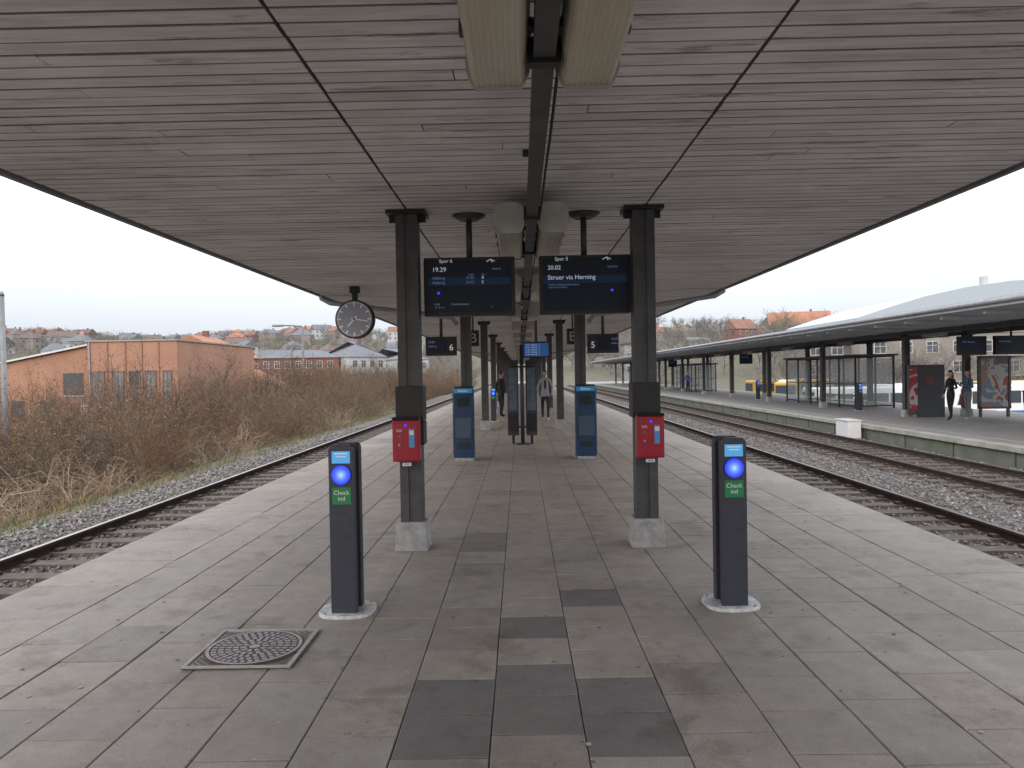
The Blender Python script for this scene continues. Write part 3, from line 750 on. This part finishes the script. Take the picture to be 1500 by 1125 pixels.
def shelter(x,y,L=9,W=1.7,z=PZ):
    P=group('glass_shelter',(x,y,z)); H=2.35
    fr=[]
    n=int(L/1.5)
    for i in range(n+1):
        yy=i*L/n
        for xx in (0,W):
            fr.append(((xx,yy,H/2),(.07,.07,H)))
    for xx in (0,W):
        for zz in (.12,1.1,H-.03): fr.append(((xx,L/2,zz),(.05,L,.05)))
    for yy in (0,L):
        for zz in (.12,H-.03): fr.append(((W/2,yy,zz),(W,.05,.05)))
    boxes('frame',fr,BLACK,P)
    gl=[((W,L/2,1.2),(.012,L-.1,2.1)),((W/2,L,1.2),(W-.1,.012,2.1)),((W/2,0,1.2),(W-.1,.012,2.1)),((0,L*.2,1.2),(.012,L*.36,2.1)),((0,L*.82,1.2),(.012,L*.34,2.1))]
    boxes('glass_panes',gl,SG,P)
    box('roof',(W/2,L/2,H+.04),(W+.3,L+.3,.08),STEEL,P,bev=.01)
    boxes('bench',[((W-.35,L/2,.46),(.4,L*.6,.05))]+[((W-.35,L/2+q,.22),(.06,.06,.44)) for q in (-2,0,2)],mat('bench_wood',(.18,.1,.06),.7,var=.4),P)
shelter(15.0,33.3,8.5); shelter(14.9,63,9); shelter(14.9,92,9)
def postermat(name,seed,cols,sc=1.6):
    m=bpy.data.materials.new(name); m.use_nodes=True; N=m.node_tree.nodes; L=m.node_tree.links; b=N['Principled BSDF']
    tc=N.new('ShaderNodeTexCoord'); mp=N.new('ShaderNodeMapping'); mp.inputs['Location'].default_value=(seed,seed*1.7,seed*.3); L.new(tc.outputs['Object'],mp.inputs[0])
    n=N.new('ShaderNodeTexNoise'); n.inputs['Scale'].default_value=sc; n.inputs['Detail'].default_value=2; n.inputs['Distortion'].default_value=.8; L.new(mp.outputs[0],n.inputs['Vector'])
    r=N.new('ShaderNodeValToRGB'); r.color_ramp.interpolation='CONSTANT'
    for i,c in enumerate(cols):
        p=.32+.36*i/len(cols)
        if i==0: r.color_ramp.elements[0].position=0; r.color_ramp.elements[0].color=(*c,1)
        elif i==1: r.color_ramp.elements[1].position=p; r.color_ramp.elements[1].color=(*c,1)
        else: e=r.color_ramp.elements.new(p); e.color=(*c,1)
    L.new(n.outputs['Fac'],r.inputs[0]); L.new(r.outputs[0],b.inputs['Base Color']); b.inputs['Roughness'].default_value=.3
    return m
def board(x,y,w,h,pm,z=PZ):
    P=group('advertising_board',(x,y,z))
    boxes('frame',[((0,0,.35+h+.04),(w+.14,.12,.08)),((0,0,.33),(w+.14,.12,.08)),((-w/2-.04,0,.35+h/2),(.08,.12,h+.1)),((w/2+.04,0,.35+h/2),(.08,.12,h+.1))],STEEL,P)
    boxes('legs',[((-w/2,0,.15),(.08,.08,.3)),((w/2,0,.15),(.08,.08,.3))],STEEL,P)
    box('backing',(0,.01,.35+h/2),(w,.08,h),BLACK,P)
    box('poster_sheet',(0,-.034,.35+h/2),(w-.02,.008,h-.02),pm,P)
    return P
board(16.9,26.6,.98,1.75,postermat('poster_colourful',3,[(.05,.05,.07),(.22,.05,.04),(.32,.3,.28),(.1,.16,.22),(.3,.12,.05),(.1,.08,.08)],1.2))
P=group('notice_board',(14.75,27.0,PZ))
SL=mat('slate_panel',(.045,.05,.062),.5,var=.15)
box('slate_body',(.12,0,.95),(.95,.14,1.9),SL,P,bev=.012)
box('poster_frame',(-.53,.0,1.0),(.34,.12,1.8),STEEL,P,bev=.01)
box('poster_sheet',(-.53,-.064,1.05),(.29,.008,1.55),postermat('poster_red',8,[(.28,.02,.03),(.3,.03,.04),(.4,.36,.35),(.28,.02,.03)],1.4),P)
tube('red_roundel',[(.05,-.072,1.35),(.05,-.08,1.35)],.14,mat('roundel_red',(.3,.02,.03),.4),P,n=24); tube('red_roundel_inner',[(.05,-.0805,1.35),(.05,-.083,1.35)],.10,SL,P,n=24)
tube('red_roundel_core',[(.05,-.0835,1.35),(.05,-.086,1.35)],.045,MATS['roundel_red'],P,n=16)
def oppdisp(x,y,w=1.05,rz=0):
    P=group('hanging_departure_display',(x,y,0),rz); z=2.3
    box('case',(0,0,z),(w,.14,.62),BLACK,P,bev=.012); box('screen',(0,-.073,z),(w-.12,.006,.5),SCREEN,P)
    text('row','19.41 Randers',(-w/2+.1,-.078,z+.12),.08,BTXT,P)
    tube('drop_pole',[(0,0,z+.3),(0,0,2.95)],.035,STEEL,P)
oppdisp(14.9,24.6,1.0,.15); oppdisp(16.2,24.6,1.25,.15); bsign(16.75,23.6,2.5,1.7,2.95)
oppdisp(14.3,47,.8)
oppdisp(14.4,70,.8)
stand(14.4,31.6,PZ,.0)
stand(14.4,45,PZ,.0)
P=group('litter_bin',(16.55,24.0,PZ))
prism('bin_body',[(-.2,.12),(.2,.12),(.25,.95),(-.25,.95)],-.22,.22,BLACK,P,axis='y',bev=.03); tube('bin_post',[(0,.26,0),(0,.26,1.1)],.03,STEEL,P); box('bin_lid',(0,0,.98),(.52,.48,.05),STEEL,P,bev=.01)
tube('wheel',[(-.2,-.24,.08),(-.2,-.2,.08)],.08,BLACK,P)
P=group('white_equipment_box',(10.83,24.6,BT))
box('cabinet',(0,0,.30),(.42,.95,.56),WHITE,P,bev=.015); box('lid',(0,0,.60),(.47,1.0,.05),mat('lid_grey',(.62,.63,.63),.5),P,bev=.01)
boxes('feet',[((0,-.35,.03),(.3,.1,.06)),((0,.35,.03),(.3,.1,.06))],CONC,P)
# ---------------------------------------------------------------- buildings
WIN=mat('window_glass',(.05,.06,.075),.12,spec=.7); FRM=mat('window_frame',(.5,.5,.49),.6)
def brick(name,c,c2=None,s=1.0):
    m=bpy.data.materials.new(name); m.use_nodes=True; N=m.node_tree.nodes; L=m.node_tree.links; b=N['Principled BSDF']
    tc=N.new('ShaderNodeTexCoord'); n=N.new('ShaderNodeTexNoise'); n.inputs['Scale'].default_value=.5; n.inputs['Detail'].default_value=5; L.new(tc.outputs['Object'],n.inputs['Vector'])
    n2=N.new('ShaderNodeTexNoise'); n2.inputs['Scale'].default_value=9; n2.inputs['Detail'].default_value=3; L.new(tc.outputs['Object'],n2.inputs['Vector'])
    ad=N.new('ShaderNodeMath'); ad.operation='ADD'; L.new(n.outputs['Fac'],ad.inputs[0]); L.new(n2.outputs['Fac'],ad.inputs[1])
    r=N.new('ShaderNodeValToRGB'); r.color_ramp.elements[0].position=.7/2; r.color_ramp.elements[1].position=.65
    d=N.new('ShaderNodeMath'); d.operation='MULTIPLY'; d.inputs[1].default_value=.5; L.new(ad.outputs[0],d.inputs[0]); L.new(d.outputs[0],r.inputs[0])
    k=c2 or tuple(q*.72 for q in c)
    r.color_ramp.elements[0].color=(*k,1); r.color_ramp.elements[1].color=(*c,1); L.new(r.outputs[0],b.inputs['Base Color']); b.inputs['Roughness'].default_value=.9
    return m
PINK=brick('salmon_brick',(.43,.24,.16),(.31,.165,.11)); REDB=brick('red_brick',(.24,.11,.09)); GREYB=brick('grey_render',(.36,.36,.37)); WREN=brick('white_render',(.52,.53,.54)); ORB=brick('orange_brick',(.36,.21,.15)); DGB=brick('dark_brick',(.15,.125,.12)); TANB=brick('tan_render',(.29,.265,.235))
RRED=brick('red_tile_roof',(.27,.14,.11)); RGREY=brick('slate_roof',(.17,.18,.2)); RORG=brick('orange_tile_roof',(.40,.19,.12)); RBRN=brick('brown_roof',(.17,.13,.12))
def windows(P,w,y,z0,rows,cols,ww,wh,vs,x0=None,nm='windows'):
    G=[];Fm=[]
    sp=w/cols
    for r in range(rows):
        for c in range(cols):
            xx=-w/2+sp*(c+.5); zz=z0+vs*r
            G.append(((xx,y-.02,zz),(ww,.06,wh)))
            Fm+=[((xx,y-.05,zz+wh/2+.05),(ww+.2,.12,.1)),((xx,y-.05,zz-wh/2-.05),(ww+.2,.12,.1)),((xx-ww/2-.05,y-.045,zz),(.1,.1,wh)),((xx+ww/2+.05,y-.045,zz),(.1,.1,wh)),((xx,y-.06,zz),(.06,.06,wh)),((xx,y-.065,zz+wh*.15),(ww,.05,.06))]
    boxes(nm,G,WIN,P); boxes(nm+'_frames',Fm,FRM,P)
def house(name,x,y,w,d,h,wall,roof,rz=0,roofh=None,rows=2,cols=4,hip=False,z=None,chim=True):
    z=gz(x,y)-.3 if z is None else z
    P=group(name,(x,y,z),rz)
    box('walls',(0,0,h/2-1),(w,d,h+2),wall,P)
    rh=roofh or d*.4
    o=.35
    if hip:
        V=[(-w/2-o,-d/2-o,h),(w/2+o,-d/2-o,h),(w/2+o,d/2+o,h),(-w/2-o,d/2+o,h),(-w/2+d*.4,0,h+rh),(w/2-d*.4,0,h+rh)]
        F=[(0,1,5,4),(2,3,4,5),(1,2,5),(3,0,4),(0,3,2,1)]
        mesh('roof',V,F,roof,P)
    else:
        V=[(-w/2-o,-d/2-o,h),(w/2+o,-d/2-o,h),(w/2+o,d/2+o,h),(-w/2-o,d/2+o,h),(-w/2-o,0,h+rh),(w/2+o,0,h+rh)]
        mesh('roof',V,[(0,1,5,4),(2,3,4,5),(0,3,2,1),(1,2,5),(3,0,4)],roof,P)
    windows(P,w*.92,-d/2,h-1.5-(rows-1)*2.8,rows,cols,1.0,1.4,2.8)
    G=[((sx*(w/2),yy,h-1.5-2.8*r),(.06,1,1.3)) for sx in (-1,1) for yy in (-d/5,d/5) for r in range(rows)]
    boxes('side_windows',G,WIN,P)
    if chim: box('chimney',(w*.2,.3,h+rh),(.7,.7,1.6),REDB,P)
    return P
def salmon():
    P=group('salmon_brick_building',(-28.9,55,0)); zt=4.55
    x0,x1=-3.4,3.35; zb=-7
    prism('main_block',[(x0,zb),(x1,zb),(x1,zt),(x0,zt)],0,16,PINK,P,axis='y')
    box('coping',((x0+x1)/2,8,zt+.05),(x1-x0+.2,16.2,.12),mat('coping_metal',(.3,.27,.25),.6),P)
    ww=[(-2.6,.85,0),(-1.1,.8,0),(.15,.7,1),(1.35,.7,0),(2.6,.55,0)]
    G=[];G2=[];Fm=[]
    for cx,w,k in ww:
        (G2 if k else G).append(((cx,-.01,.6),(w,.1,3.4)))
        Fm+=[((cx,-.06,2.33),(w+.16,.12,.07)),((cx-w/2-.03,-.06,.6),(.06,.1,3.4)),((cx+w/2+.03,-.06,.6),(.06,.1,3.4)),((cx,-.075,.6),(.05,.06,3.4)),((cx,-.075,.0),(w,.06,.06)),((cx,-.075,1.2),(w,.06,.06))]
    boxes('tall_windows',G,mat('window_painted_reflection',(.24,.26,.27),.25,spec=.6,var=.5,scale=1.2,col2=(.1,.11,.11)),P); boxes('dark_window',G2,WIN,P); boxes('window_frames',Fm,mat('frame_salmon',(.22,.14,.11),.7),P)  # tall panes: reflection of pale surroundings painted into the mottled glass colour
    boxes('pilaster_lines',[((q,-.03,1.0),(.05,.06,7.0)) for q in (-1.85,-.5,.75,2.0)],mat('expansion_joint',(.25,.14,.1),.9),P)
    boxes('down_pipe',[((x0+.2,-.06,0),(.1,.1,9.0))],GREYP,P)
    prism('wing',[(-16,zb),(x0-.05,zb),(x0-.05,4.35),(-16,2.0)],1.2,14,PINK,P,axis='y')
    prism('wing_roof',[(-16.3,2.0),(x0-.02,4.42),(x0-.02,4.55),(-16.3,2.13)],.9,14.3,mat('roof_edge_white',(.6,.6,.6),.5),P,axis='y')
    box('wing_window',(-5.2,1.19,1.4),(1.5,.1,1.7),WIN,P); box('wing_window_frame',(-5.2,1.16,.5),(1.7,.1,.1),FRM,P)
    box('wall_sign',(-4.0,1.1,-.6),(1.3,.08,.9),WHITE,P)
    boxes('wing_windows',[((q,1.19,-.6),(1.0,.1,1.6)) for q in (-12,-9.5,-7.3)],WIN,P)
salmon()
house('gabled_house',-42,98,8,12,10.3,ORB,RORG,rz=math.radians(90),roofh=3.0,rows=2,cols=3,z=-6)
house('gabled_house',-37,86,11,7,7.4,ORB,RRED,rz=math.radians(12),roofh=2.2,rows=2,cols=3,z=-6)
house('gabled_house',-29.5,78,5.5,8,6.6,PINK,RORG,rz=math.radians(75),roofh=2.0,rows=2,cols=2,z=-6)
house('red_brick_apartment_block',-48.5,165,17,12,10.8,REDB,RGREY,rz=math.radians(8),roofh=1.9,rows=3,cols=7,hip=True,z=-5)
house('white_apartment_block',-37.5,166,9,14,10.8,WREN,RGREY,rz=math.radians(40),roofh=3.6,rows=3,cols=4,hip=True,z=-5)
house('white_apartment_block',-31,190,9,22,10.5,WREN,RGREY,rz=math.radians(25),roofh=3,rows=3,cols=4,hip=True,z=-5)
house('brick_house',-36,215,14,12,9,ORB,RRED,rz=math.radians(20),roofh=3,rows=3,cols=5,hip=True,z=-4)
house('brick_house',-76,140,16,10,7,ORB,RORG,rz=.2,rows=2,cols=5,z=-6)
house('brick_house',-95,150,14,10,8,REDB,RRED,rz=-.1,rows=2,cols=5,z=-6)
rnd=random.Random(5)
walls=[WREN,WREN,TANB,GREYB,WREN,REDB,TANB]; roofs=[RGREY,RBRN,RRED,RGREY,RBRN,RORG]
for i in range(85):
    r=rnd.uniform(330,660); px=rnd.uniform(-10,640)
    x=(px-762)/1085*r; y=r
    w=rnd.uniform(8,15); d=rnd.uniform(8,10)
    house('hillside_house',x,y,w,d,rnd.uniform(4.5,7.5),rnd.choice(walls),rnd.choice(roofs),rz=rnd.uniform(-.8,.8),rows=2,cols=int(w/3),hip=rnd.random()<.4)
for i in range(30):
    r=rnd.uniform(310,630); px=rnd.uniform(820,1560)
    x=(px-762)/1085*r; y=r
    w=rnd.uniform(8,13); d=rnd.uniform(8,10)
    house('hillside_house',x,y,w,d,rnd.uniform(4.5,7),rnd.choice(walls),rnd.choice(roofs),rz=rnd.uniform(-.6,.6),rows=2,cols=int(w/3),hip=rnd.random()<.4)
house('red_roof_house',107,285,22,12,6.5,WREN,RORG,rz=-.25,roofh=6,rows=2,cols=7)
house('red_roof_house',86,290,9,9,6,REDB,RRED,rz=.3,roofh=4,rows=2,cols=3)
def block(name,x,y,w,d,h,wall,rows,cols,rz=0,z=-3.2):
    P=group(name,(x,y,z),rz); box('walls',(0,0,h/2-1),(w,d,h+2),wall,P); box('parapet',(0,0,h+.1),(w+.3,d+.3,.25),mat('parapet',(.25,.25,.25),.7),P)
    windows(P,w*.96,-d/2,1.8,rows,cols,1.5,1.5,2.9)
    boxes('balcony_slabs',[((0,-d/2-.5,.4+2.9*r),(w*.3,1,.15)) for r in range(1,rows)],GREYB,P)
block('grey_apartment_block',76,112,52,14,9.5,TANB,3,14,-.12)
block('dark_brick_block',50,118,13,12,8.2,DGB,3,4,-.1)
P=group('arena_hall',(95,150,-3.2))
pts=[(-27,0),(40,0),(40,22.6),(20,22.4),(4,21.7),(-5,20.6),(-13,19.0),(-20,17.0),(-27,14.8)]
prism('hall_shell',pts,0,40,mat('hall_roof',(.40,.45,.5),.5,var=.15),P,axis='y'); boxes('roof_ribs',[((q,-.1,6),(.3,.3,12)) for q in range(-26,40,5)],STEEL,P); box('vent_stack',(1.5,5,22),(1.1,1.3,2.4),WREN,P)
P=group('signal_cabin',(26,205,-1.0)); box('walls',(0,0,3.5),(9,8,7),GREYB,P); box('roof',(0,0,7.2),(9.6,8.6,.4),STEEL,P); windows(P,8.5,-4,4.6,1,5,1.1,1.4,2)
P=group('signal_cabin',(24.5,160,-1.5)); box('walls',(0,0,4.4),(4.5,6,8.9),GREYB,P); box('roof',(0,0,9.0),(5,6.6,.4),STEEL,P); windows(P,4,-3,3.6,2,3,.9,1.2,2.8)
# ---------------------------------------------------------------- vehicles
YEL=mat('bus_yellow',(.5,.3,.04),.35); BUSB=mat('bus_blue',(.04,.15,.36),.35); TYRE=mat('tyre',(.02,.02,.02),.8)
def bus(x,y,z,rz,body,low,L=12,name='city_bus'):
    P=group(name,(x,y,z),rz)
    box('body',(0,0,1.75),(L,2.5,2.6),body,P,bev=.15); box('skirt',(0,0,.65),(L-.1,2.54,.6),low,P,bev=.05)
    boxes('side_windows',[((-L/2+1+i*1.45,s*1.25,2.05),(1.3,.04,1.0)) for i in range(int((L-1)/1.45)) for s in (-1,1)],WIN,P)
    box('windscreen',(-L/2-.0,0,1.95),(.05,2.2,1.5),WIN,P); box('roof_unit',(1,0,3.12),(3,1.8,.25),WHITE,P,bev=.05)
    for wx in (-L/2+2.2,L/2-2.8):
        for s in (-1,1): tube('wheel',[(wx,s*1.27,.5),(wx,s*1.0,.5)],.5,TYRE,P,n=20)
bus(38,105,-3.0,.15,YEL,YEL); bus(33,92,-3.0,1.2,YEL,mat('bus_grey',(.3,.3,.3),.5))
bus(42,62,-3.0,.1,WHITE,BUSB); bus(29.5,61,-3.0,.05,WHITE,BUSB); bus(52,75,-3,.0,YEL,YEL)
def lamp(x,y,z,h,arm=1.6,k=1.0):
    P=group('street_lamp',(x,y,z)); 
    tube('pole',[(0,0,0),(0,0,h*.5),(0,0,h-.25),(-.1,0,h),(-arm*.5,0,h+.12),(-arm,0,h+.15)],[.15*k,.13*k,.11*k,.10*k,.09*k,.08*k],LAMPG,P)
    box('lamp_head',(-arm-.45,0,h+.13),(1.2,.4,.24),LAMPG,P,bev=.04); box('lens',(-arm-.45,0,h+.0),(.7,.24,.03),DIFF,P)
lamp(-24.6,84,-5,12.4,2.4)
P=group('mast_pole',(-18.25,26,-3.5)); tube('pole',[(0,0,0),(0,0,8.2)],[.11,.08],LAMPG,P); tube('cap',[(0,0,8.2),(0,0,8.35)],[.09,.05],LAMPG,P)
lamp(18,70,-1,5.5,1.2,.6)
# ---------------------------------------------------------------- vegetation
def branchy(seed,stems,height,spread,rad,twigs,levels=2,leafs=0,lean=.5,trunk=False,droop=0.0):
    r=random.Random(seed); V=[];F=[];MI=[]
    def seg(p,q,r0,r1,mi=0):
        d=(q-p); 
        if d.length<1e-5: return
        d.normalize(); u=d.orthogonal().normalized(); w=d.cross(u); k=len(V)
        for c,rr in ((p,r0),(q,r1)):
            for a in range(3):
                an=a*2.0944; V.append(c+(u*math.cos(an)+w*math.sin(an))*rr)
        for a in range(3):
            b=(a+1)%3; F.append((k+a,k+b,k+3+b,k+3+a)); MI.append(mi)
    def grow(p,d,l,rr,lev):
        n=3; pts=[p]
        for i in range(n):
            d=(d+Vector((r.gauss(0,.18),r.gauss(0,.18),r.gauss(0.04,.12)-droop*i))).normalized()
            q=pts[-1]+d*l/n; seg(pts[-1],q,rr*(1-i/n*.6),rr*(1-(i+1)/n*.6)); pts.append(q)
            if lev>0:
                for t in range(twigs if i else max(1,twigs//2)):
                    dd=(d*.7+Vector((r.gauss(0,.6),r.gauss(0,.6),r.gauss(.25,.4)))).normalized()
                    grow(q,dd,l*r.uniform(.3,.55),rr*.45,lev-1)
        for t in range(leafs):
            q=pts[-1]+Vector((r.gauss(0,1),r.gauss(0,1),r.gauss(0,1)))*l*.12
            s=r.uniform(.01,.028)*(height/2.2); a=Vector((r.gauss(0,1),r.gauss(0,1),r.gauss(0,1))).normalized()*s; b=a.orthogonal().normalized()*s*.6
            k=len(V); V.extend([q-a,q+b,q+a,q-b]); F.append((k,k+1,k+2,k+3)); MI.append(1)
    if trunk:
        top=Vector((r.uniform(-.2,.2),r.uniform(-.2,.2),height*.35)); seg(Vector((0,0,-.5)),top,rad*2.2,rad*1.5)
        for s in range(stems):
            a=2*math.pi*s/stems+r.uniform(-.4,.4); grow(top*r.uniform(.6,1),Vector((math.cos(a)*lean,math.sin(a)*lean,r.uniform(.6,1.1))).normalized(),height*r.uniform(.5,.68),rad,levels)
    else:
        for s in range(stems):
            a=r.uniform(0,6.28); b=r.uniform(0,spread); p=Vector((math.cos(a)*b,math.sin(a)*b,-.1))
            grow(p,Vector((math.cos(a)*lean*r.random(),math.sin(a)*lean*r.random(),1)).normalized(),height*r.uniform(.45,1),rad*r.uniform(.7,1.4),levels)
    return V,F,MI
SHC=[(.05,.042,.036),(.13,.088,.06),(.075,.06,.05),(.16,.10,.065),(.10,.065,.05),(.2,.155,.1),(.065,.052,.045)]
TW=mat('shrub_twigs',(.2,.14,.09),.9,objrand=SHC)
TL=mat('dry_leaves',(.25,.14,.06),.9,objrand=[(.10,.065,.04),(.2,.105,.05),(.22,.14,.07),(.09,.075,.04)])
TLR=mat('rust_leaves',(.25,.12,.05),.9,objrand=[(.2,.09,.04),(.26,.14,.06),(.17,.09,.045)])
REED=mat('dead_stalks',(.3,.25,.17),.9,objrand=[(.2,.155,.1),(.33,.275,.19),(.25,.15,.09)])
def proto(nm,vf,mats):
    V,F,MI=vf; me=bpy.data.meshes.new(nm); me.from_pydata([tuple(v) for v in V],[],F)
    for m in mats: me.materials.append(m)
    me.polygons.foreach_set('material_index',MI); me.update(); return me
shr=[proto('shrub_%d'%i,branchy(100+i,13,2.3,.6,.014,3,2,leafs=(0,1,1)[i%3],lean=1.1),[TW,TL]) for i in range(6)]
rust=[proto('rust_shrub_%d'%i,branchy(150+i,11,2.0,.6,.014,3,2,leafs=5,lean=1.2),[TW,TLR]) for i in range(2)]
stk=[proto('stalk_%d'%i,branchy(200+i,16,1.6,.5,.010,1,1,leafs=1,lean=1.3,droop=.35),[REED,TL]) for i in range(3)]
sap=[proto('sapling_%d'%i,branchy(240+i,6,4.2,.35,.028,4,2,leafs=1,lean=.55),[TW,TL]) for i in range(3)]
TH=group('bare_shrub_thicket')
rs=random.Random(11)
def put(me,x,y,z,s,par,nm='shrub',sz=None):
    o=bpy.data.objects.new(nm,me); o.location=(x,y,z); o.rotation_euler=(rs.uniform(-.15,.15),rs.uniform(-.15,.15),rs.uniform(0,6.28)); o.scale=(s,s,sz or s); link(o,par); return o
n=0
while n<600:
    t=rs.random()**1.4; y=4+t*150; x=-9.6-rs.random()**1.1*(12+min(y,40)*.25)
    g_=gz(x,y)
    clump=math.sin(x*.55+y*.31)*math.cos(y*.23-x*.2)
    if clump<-.35 and rs.random()<.75: continue
    top=-.1+.75*clump+rs.uniform(-.7,.3)+1.0*sm(30,90,y)
    h=max(.5,top-g_)
    s=min(h,2.6)/2.0
    pr=rs.choice(rust) if math.sin(x*.9+y*.17)>.72 else rs.choice(shr)
    put(pr,x,y,g_,s*rs.uniform(.95,1.3),TH,sz=h/2.0); n+=1
for i in range(190):
    t=rs.random()**1.3; y=5+t*60; x=-9.0-rs.random()**1.2*7; g_=gz(x,y)
    put(rs.choice(stk),x,y,g_,rs.uniform(.6,1.2),TH,nm='stalks')
for i in range(85):
    t=rs.random(); y=16+t*110; x=-10.5-rs.random()*(6+y*.12); g_=gz(x,y)
    top=.5+1.6*sm(20,110,y)+rs.uniform(-.5,.7)
    h=max(1.5,top-g_); put(rs.choice(sap),x,y,g_,h/3.9*rs.uniform(.8,1.1),TH,nm='sapling',sz=h/3.9)
GM=mat('dry_grass',(.21,.175,.10),.9,attr=True)
V=[];F=[];C=[]
for i in range(3600):
    y=4+rs.random()**1.5*60; x=-8.0-rs.random()**1.3*4.2; z=gz(x,y)
    gr=rs.random()<.4
    for b in range(7):
        a=rs.uniform(0,6.28); l=rs.uniform(.06,.26); px,py=x+rs.gauss(0,.05),y+rs.gauss(0,.05); dx,dy=math.cos(a),math.sin(a); k=len(V); w=.006
        V+=[(px-dy*w,py+dx*w,z-.02),(px+dy*w,py-dx*w,z-.02),(px+dx*l*.5,py+dy*l*.5,z+l*.8)]; F.append((k,k+1,k+2))
        C.append((.35,.6,.3) if gr else (rs.uniform(.7,1.2),rs.uniform(.7,1.0),rs.uniform(.6,.9)))
o=mesh('grass',V,F,GM); tint(o.data,C)
TT=mat('distant_twigs_hazed',(.17,.15,.14),.95,objrand=[(.14,.13,.13),(.2,.18,.17),(.23,.2,.18),(.15,.15,.135)])  # paler twig colours: aerial haze painted in, no volume
TG=mat('distant_leaf_hazed',(.12,.12,.08),.95,objrand=[(.17,.155,.14),(.11,.125,.09),(.21,.18,.15)])  # leaf tones paled the same way, distance haze put into the colour
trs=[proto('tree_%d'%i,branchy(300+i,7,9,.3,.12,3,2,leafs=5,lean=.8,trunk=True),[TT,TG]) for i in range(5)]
TP=group('distant_trees')
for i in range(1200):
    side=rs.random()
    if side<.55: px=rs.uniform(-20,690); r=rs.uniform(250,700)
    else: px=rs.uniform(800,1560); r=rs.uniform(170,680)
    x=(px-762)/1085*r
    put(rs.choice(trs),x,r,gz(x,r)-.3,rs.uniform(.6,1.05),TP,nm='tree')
for i in range(55):
    y=rs.uniform(95,170); x=-rs.uniform(10,26); put(rs.choice(trs),x,y,gz(x,y),rs.uniform(.35,.6),TP,nm='tree')
for i in range(26):
    y=rs.uniform(120,230); x=rs.uniform(14,24)+rs.uniform(0,10)*y/120; put(rs.choice(trs),x,y,gz(x,y),rs.uniform(.4,.75),TP,nm='tree')
for i in range(16):
    x=rs.uniform(36,66); y=rs.uniform(88,104); put(rs.choice(trs),x,y,gz(x,y),rs.uniform(.5,.8),TP,nm='tree')
# ---------------------------------------------------------------- world, sun, camera
w=bpy.data.worlds.new('World'); S.world=w; w.use_nodes=True; N=w.node_tree.nodes; L=w.node_tree.links; N.clear()
out=N.new('ShaderNodeOutputWorld'); bg=N.new('ShaderNodeBackground'); sky=N.new('ShaderNodeTexSky'); sky.sky_type='NISHITA'; sky.sun_disc=False
sky.sun_elevation=math.radians(28); sky.sun_rotation=math.radians(200); sky.air_density=1.0; sky.dust_density=4.0
L.new(sky.outputs[0],bg.inputs[0]); bg.inputs[1].default_value=0.05
bg2=N.new('ShaderNodeBackground'); tc=N.new('ShaderNodeTexCoord'); sx=N.new('ShaderNodeSeparateXYZ'); L.new(tc.outputs['Generated'],sx.inputs[0])
cr=N.new('ShaderNodeValToRGB'); L.new(sx.outputs['Z'],cr.inputs[0])
e=cr.color_ramp.elements; e[0].position=0.0; e[0].color=(.64,.68,.76,1); e[1].position=1.0; e[1].color=(2.1,2.13,2.25,1)
for p,c in ((.07,(.74,.78,.86)),(.16,(1.05,1.07,1.12)),(.4,(2.0,2.03,2.13))):
    q=e.new(p); q.color=(*c,1)
L.new(cr.outputs[0],bg2.inputs[0]); bg2.inputs[1].default_value=1.0
ad=N.new('ShaderNodeAddShader'); L.new(bg.outputs[0],ad.inputs[0]); L.new(bg2.outputs[0],ad.inputs[1]); L.new(ad.outputs[0],out.inputs[0])
sl=bpy.data.lights.new('overcast_sun','SUN'); sl.energy=.5; sl.angle=math.radians(30); sl.color=(1,.97,.93)
so=bpy.data.objects.new('overcast_sun',sl); so.rotation_euler=(math.radians(62),0,math.radians(-20)); link(so)
cam=bpy.data.cameras.new('camera'); cam.sensor_width=36; cam.lens=26.04; cam.clip_end=5000; cam.clip_start=.05
co=bpy.data.objects.new('camera',cam); link(co)
R=Matrix.Rotation(math.radians(.63),4,'Z')@Matrix.Rotation(math.radians(90-.82),4,'X')@Matrix.Rotation(math.radians(-1.0),4,'Z')
co.matrix_world=Matrix.Translation((0,0,1.65))@R
S.camera=co
S.view_settings.view_transform='Standard'; S.view_settings.look='None'; S.view_settings.exposure=0
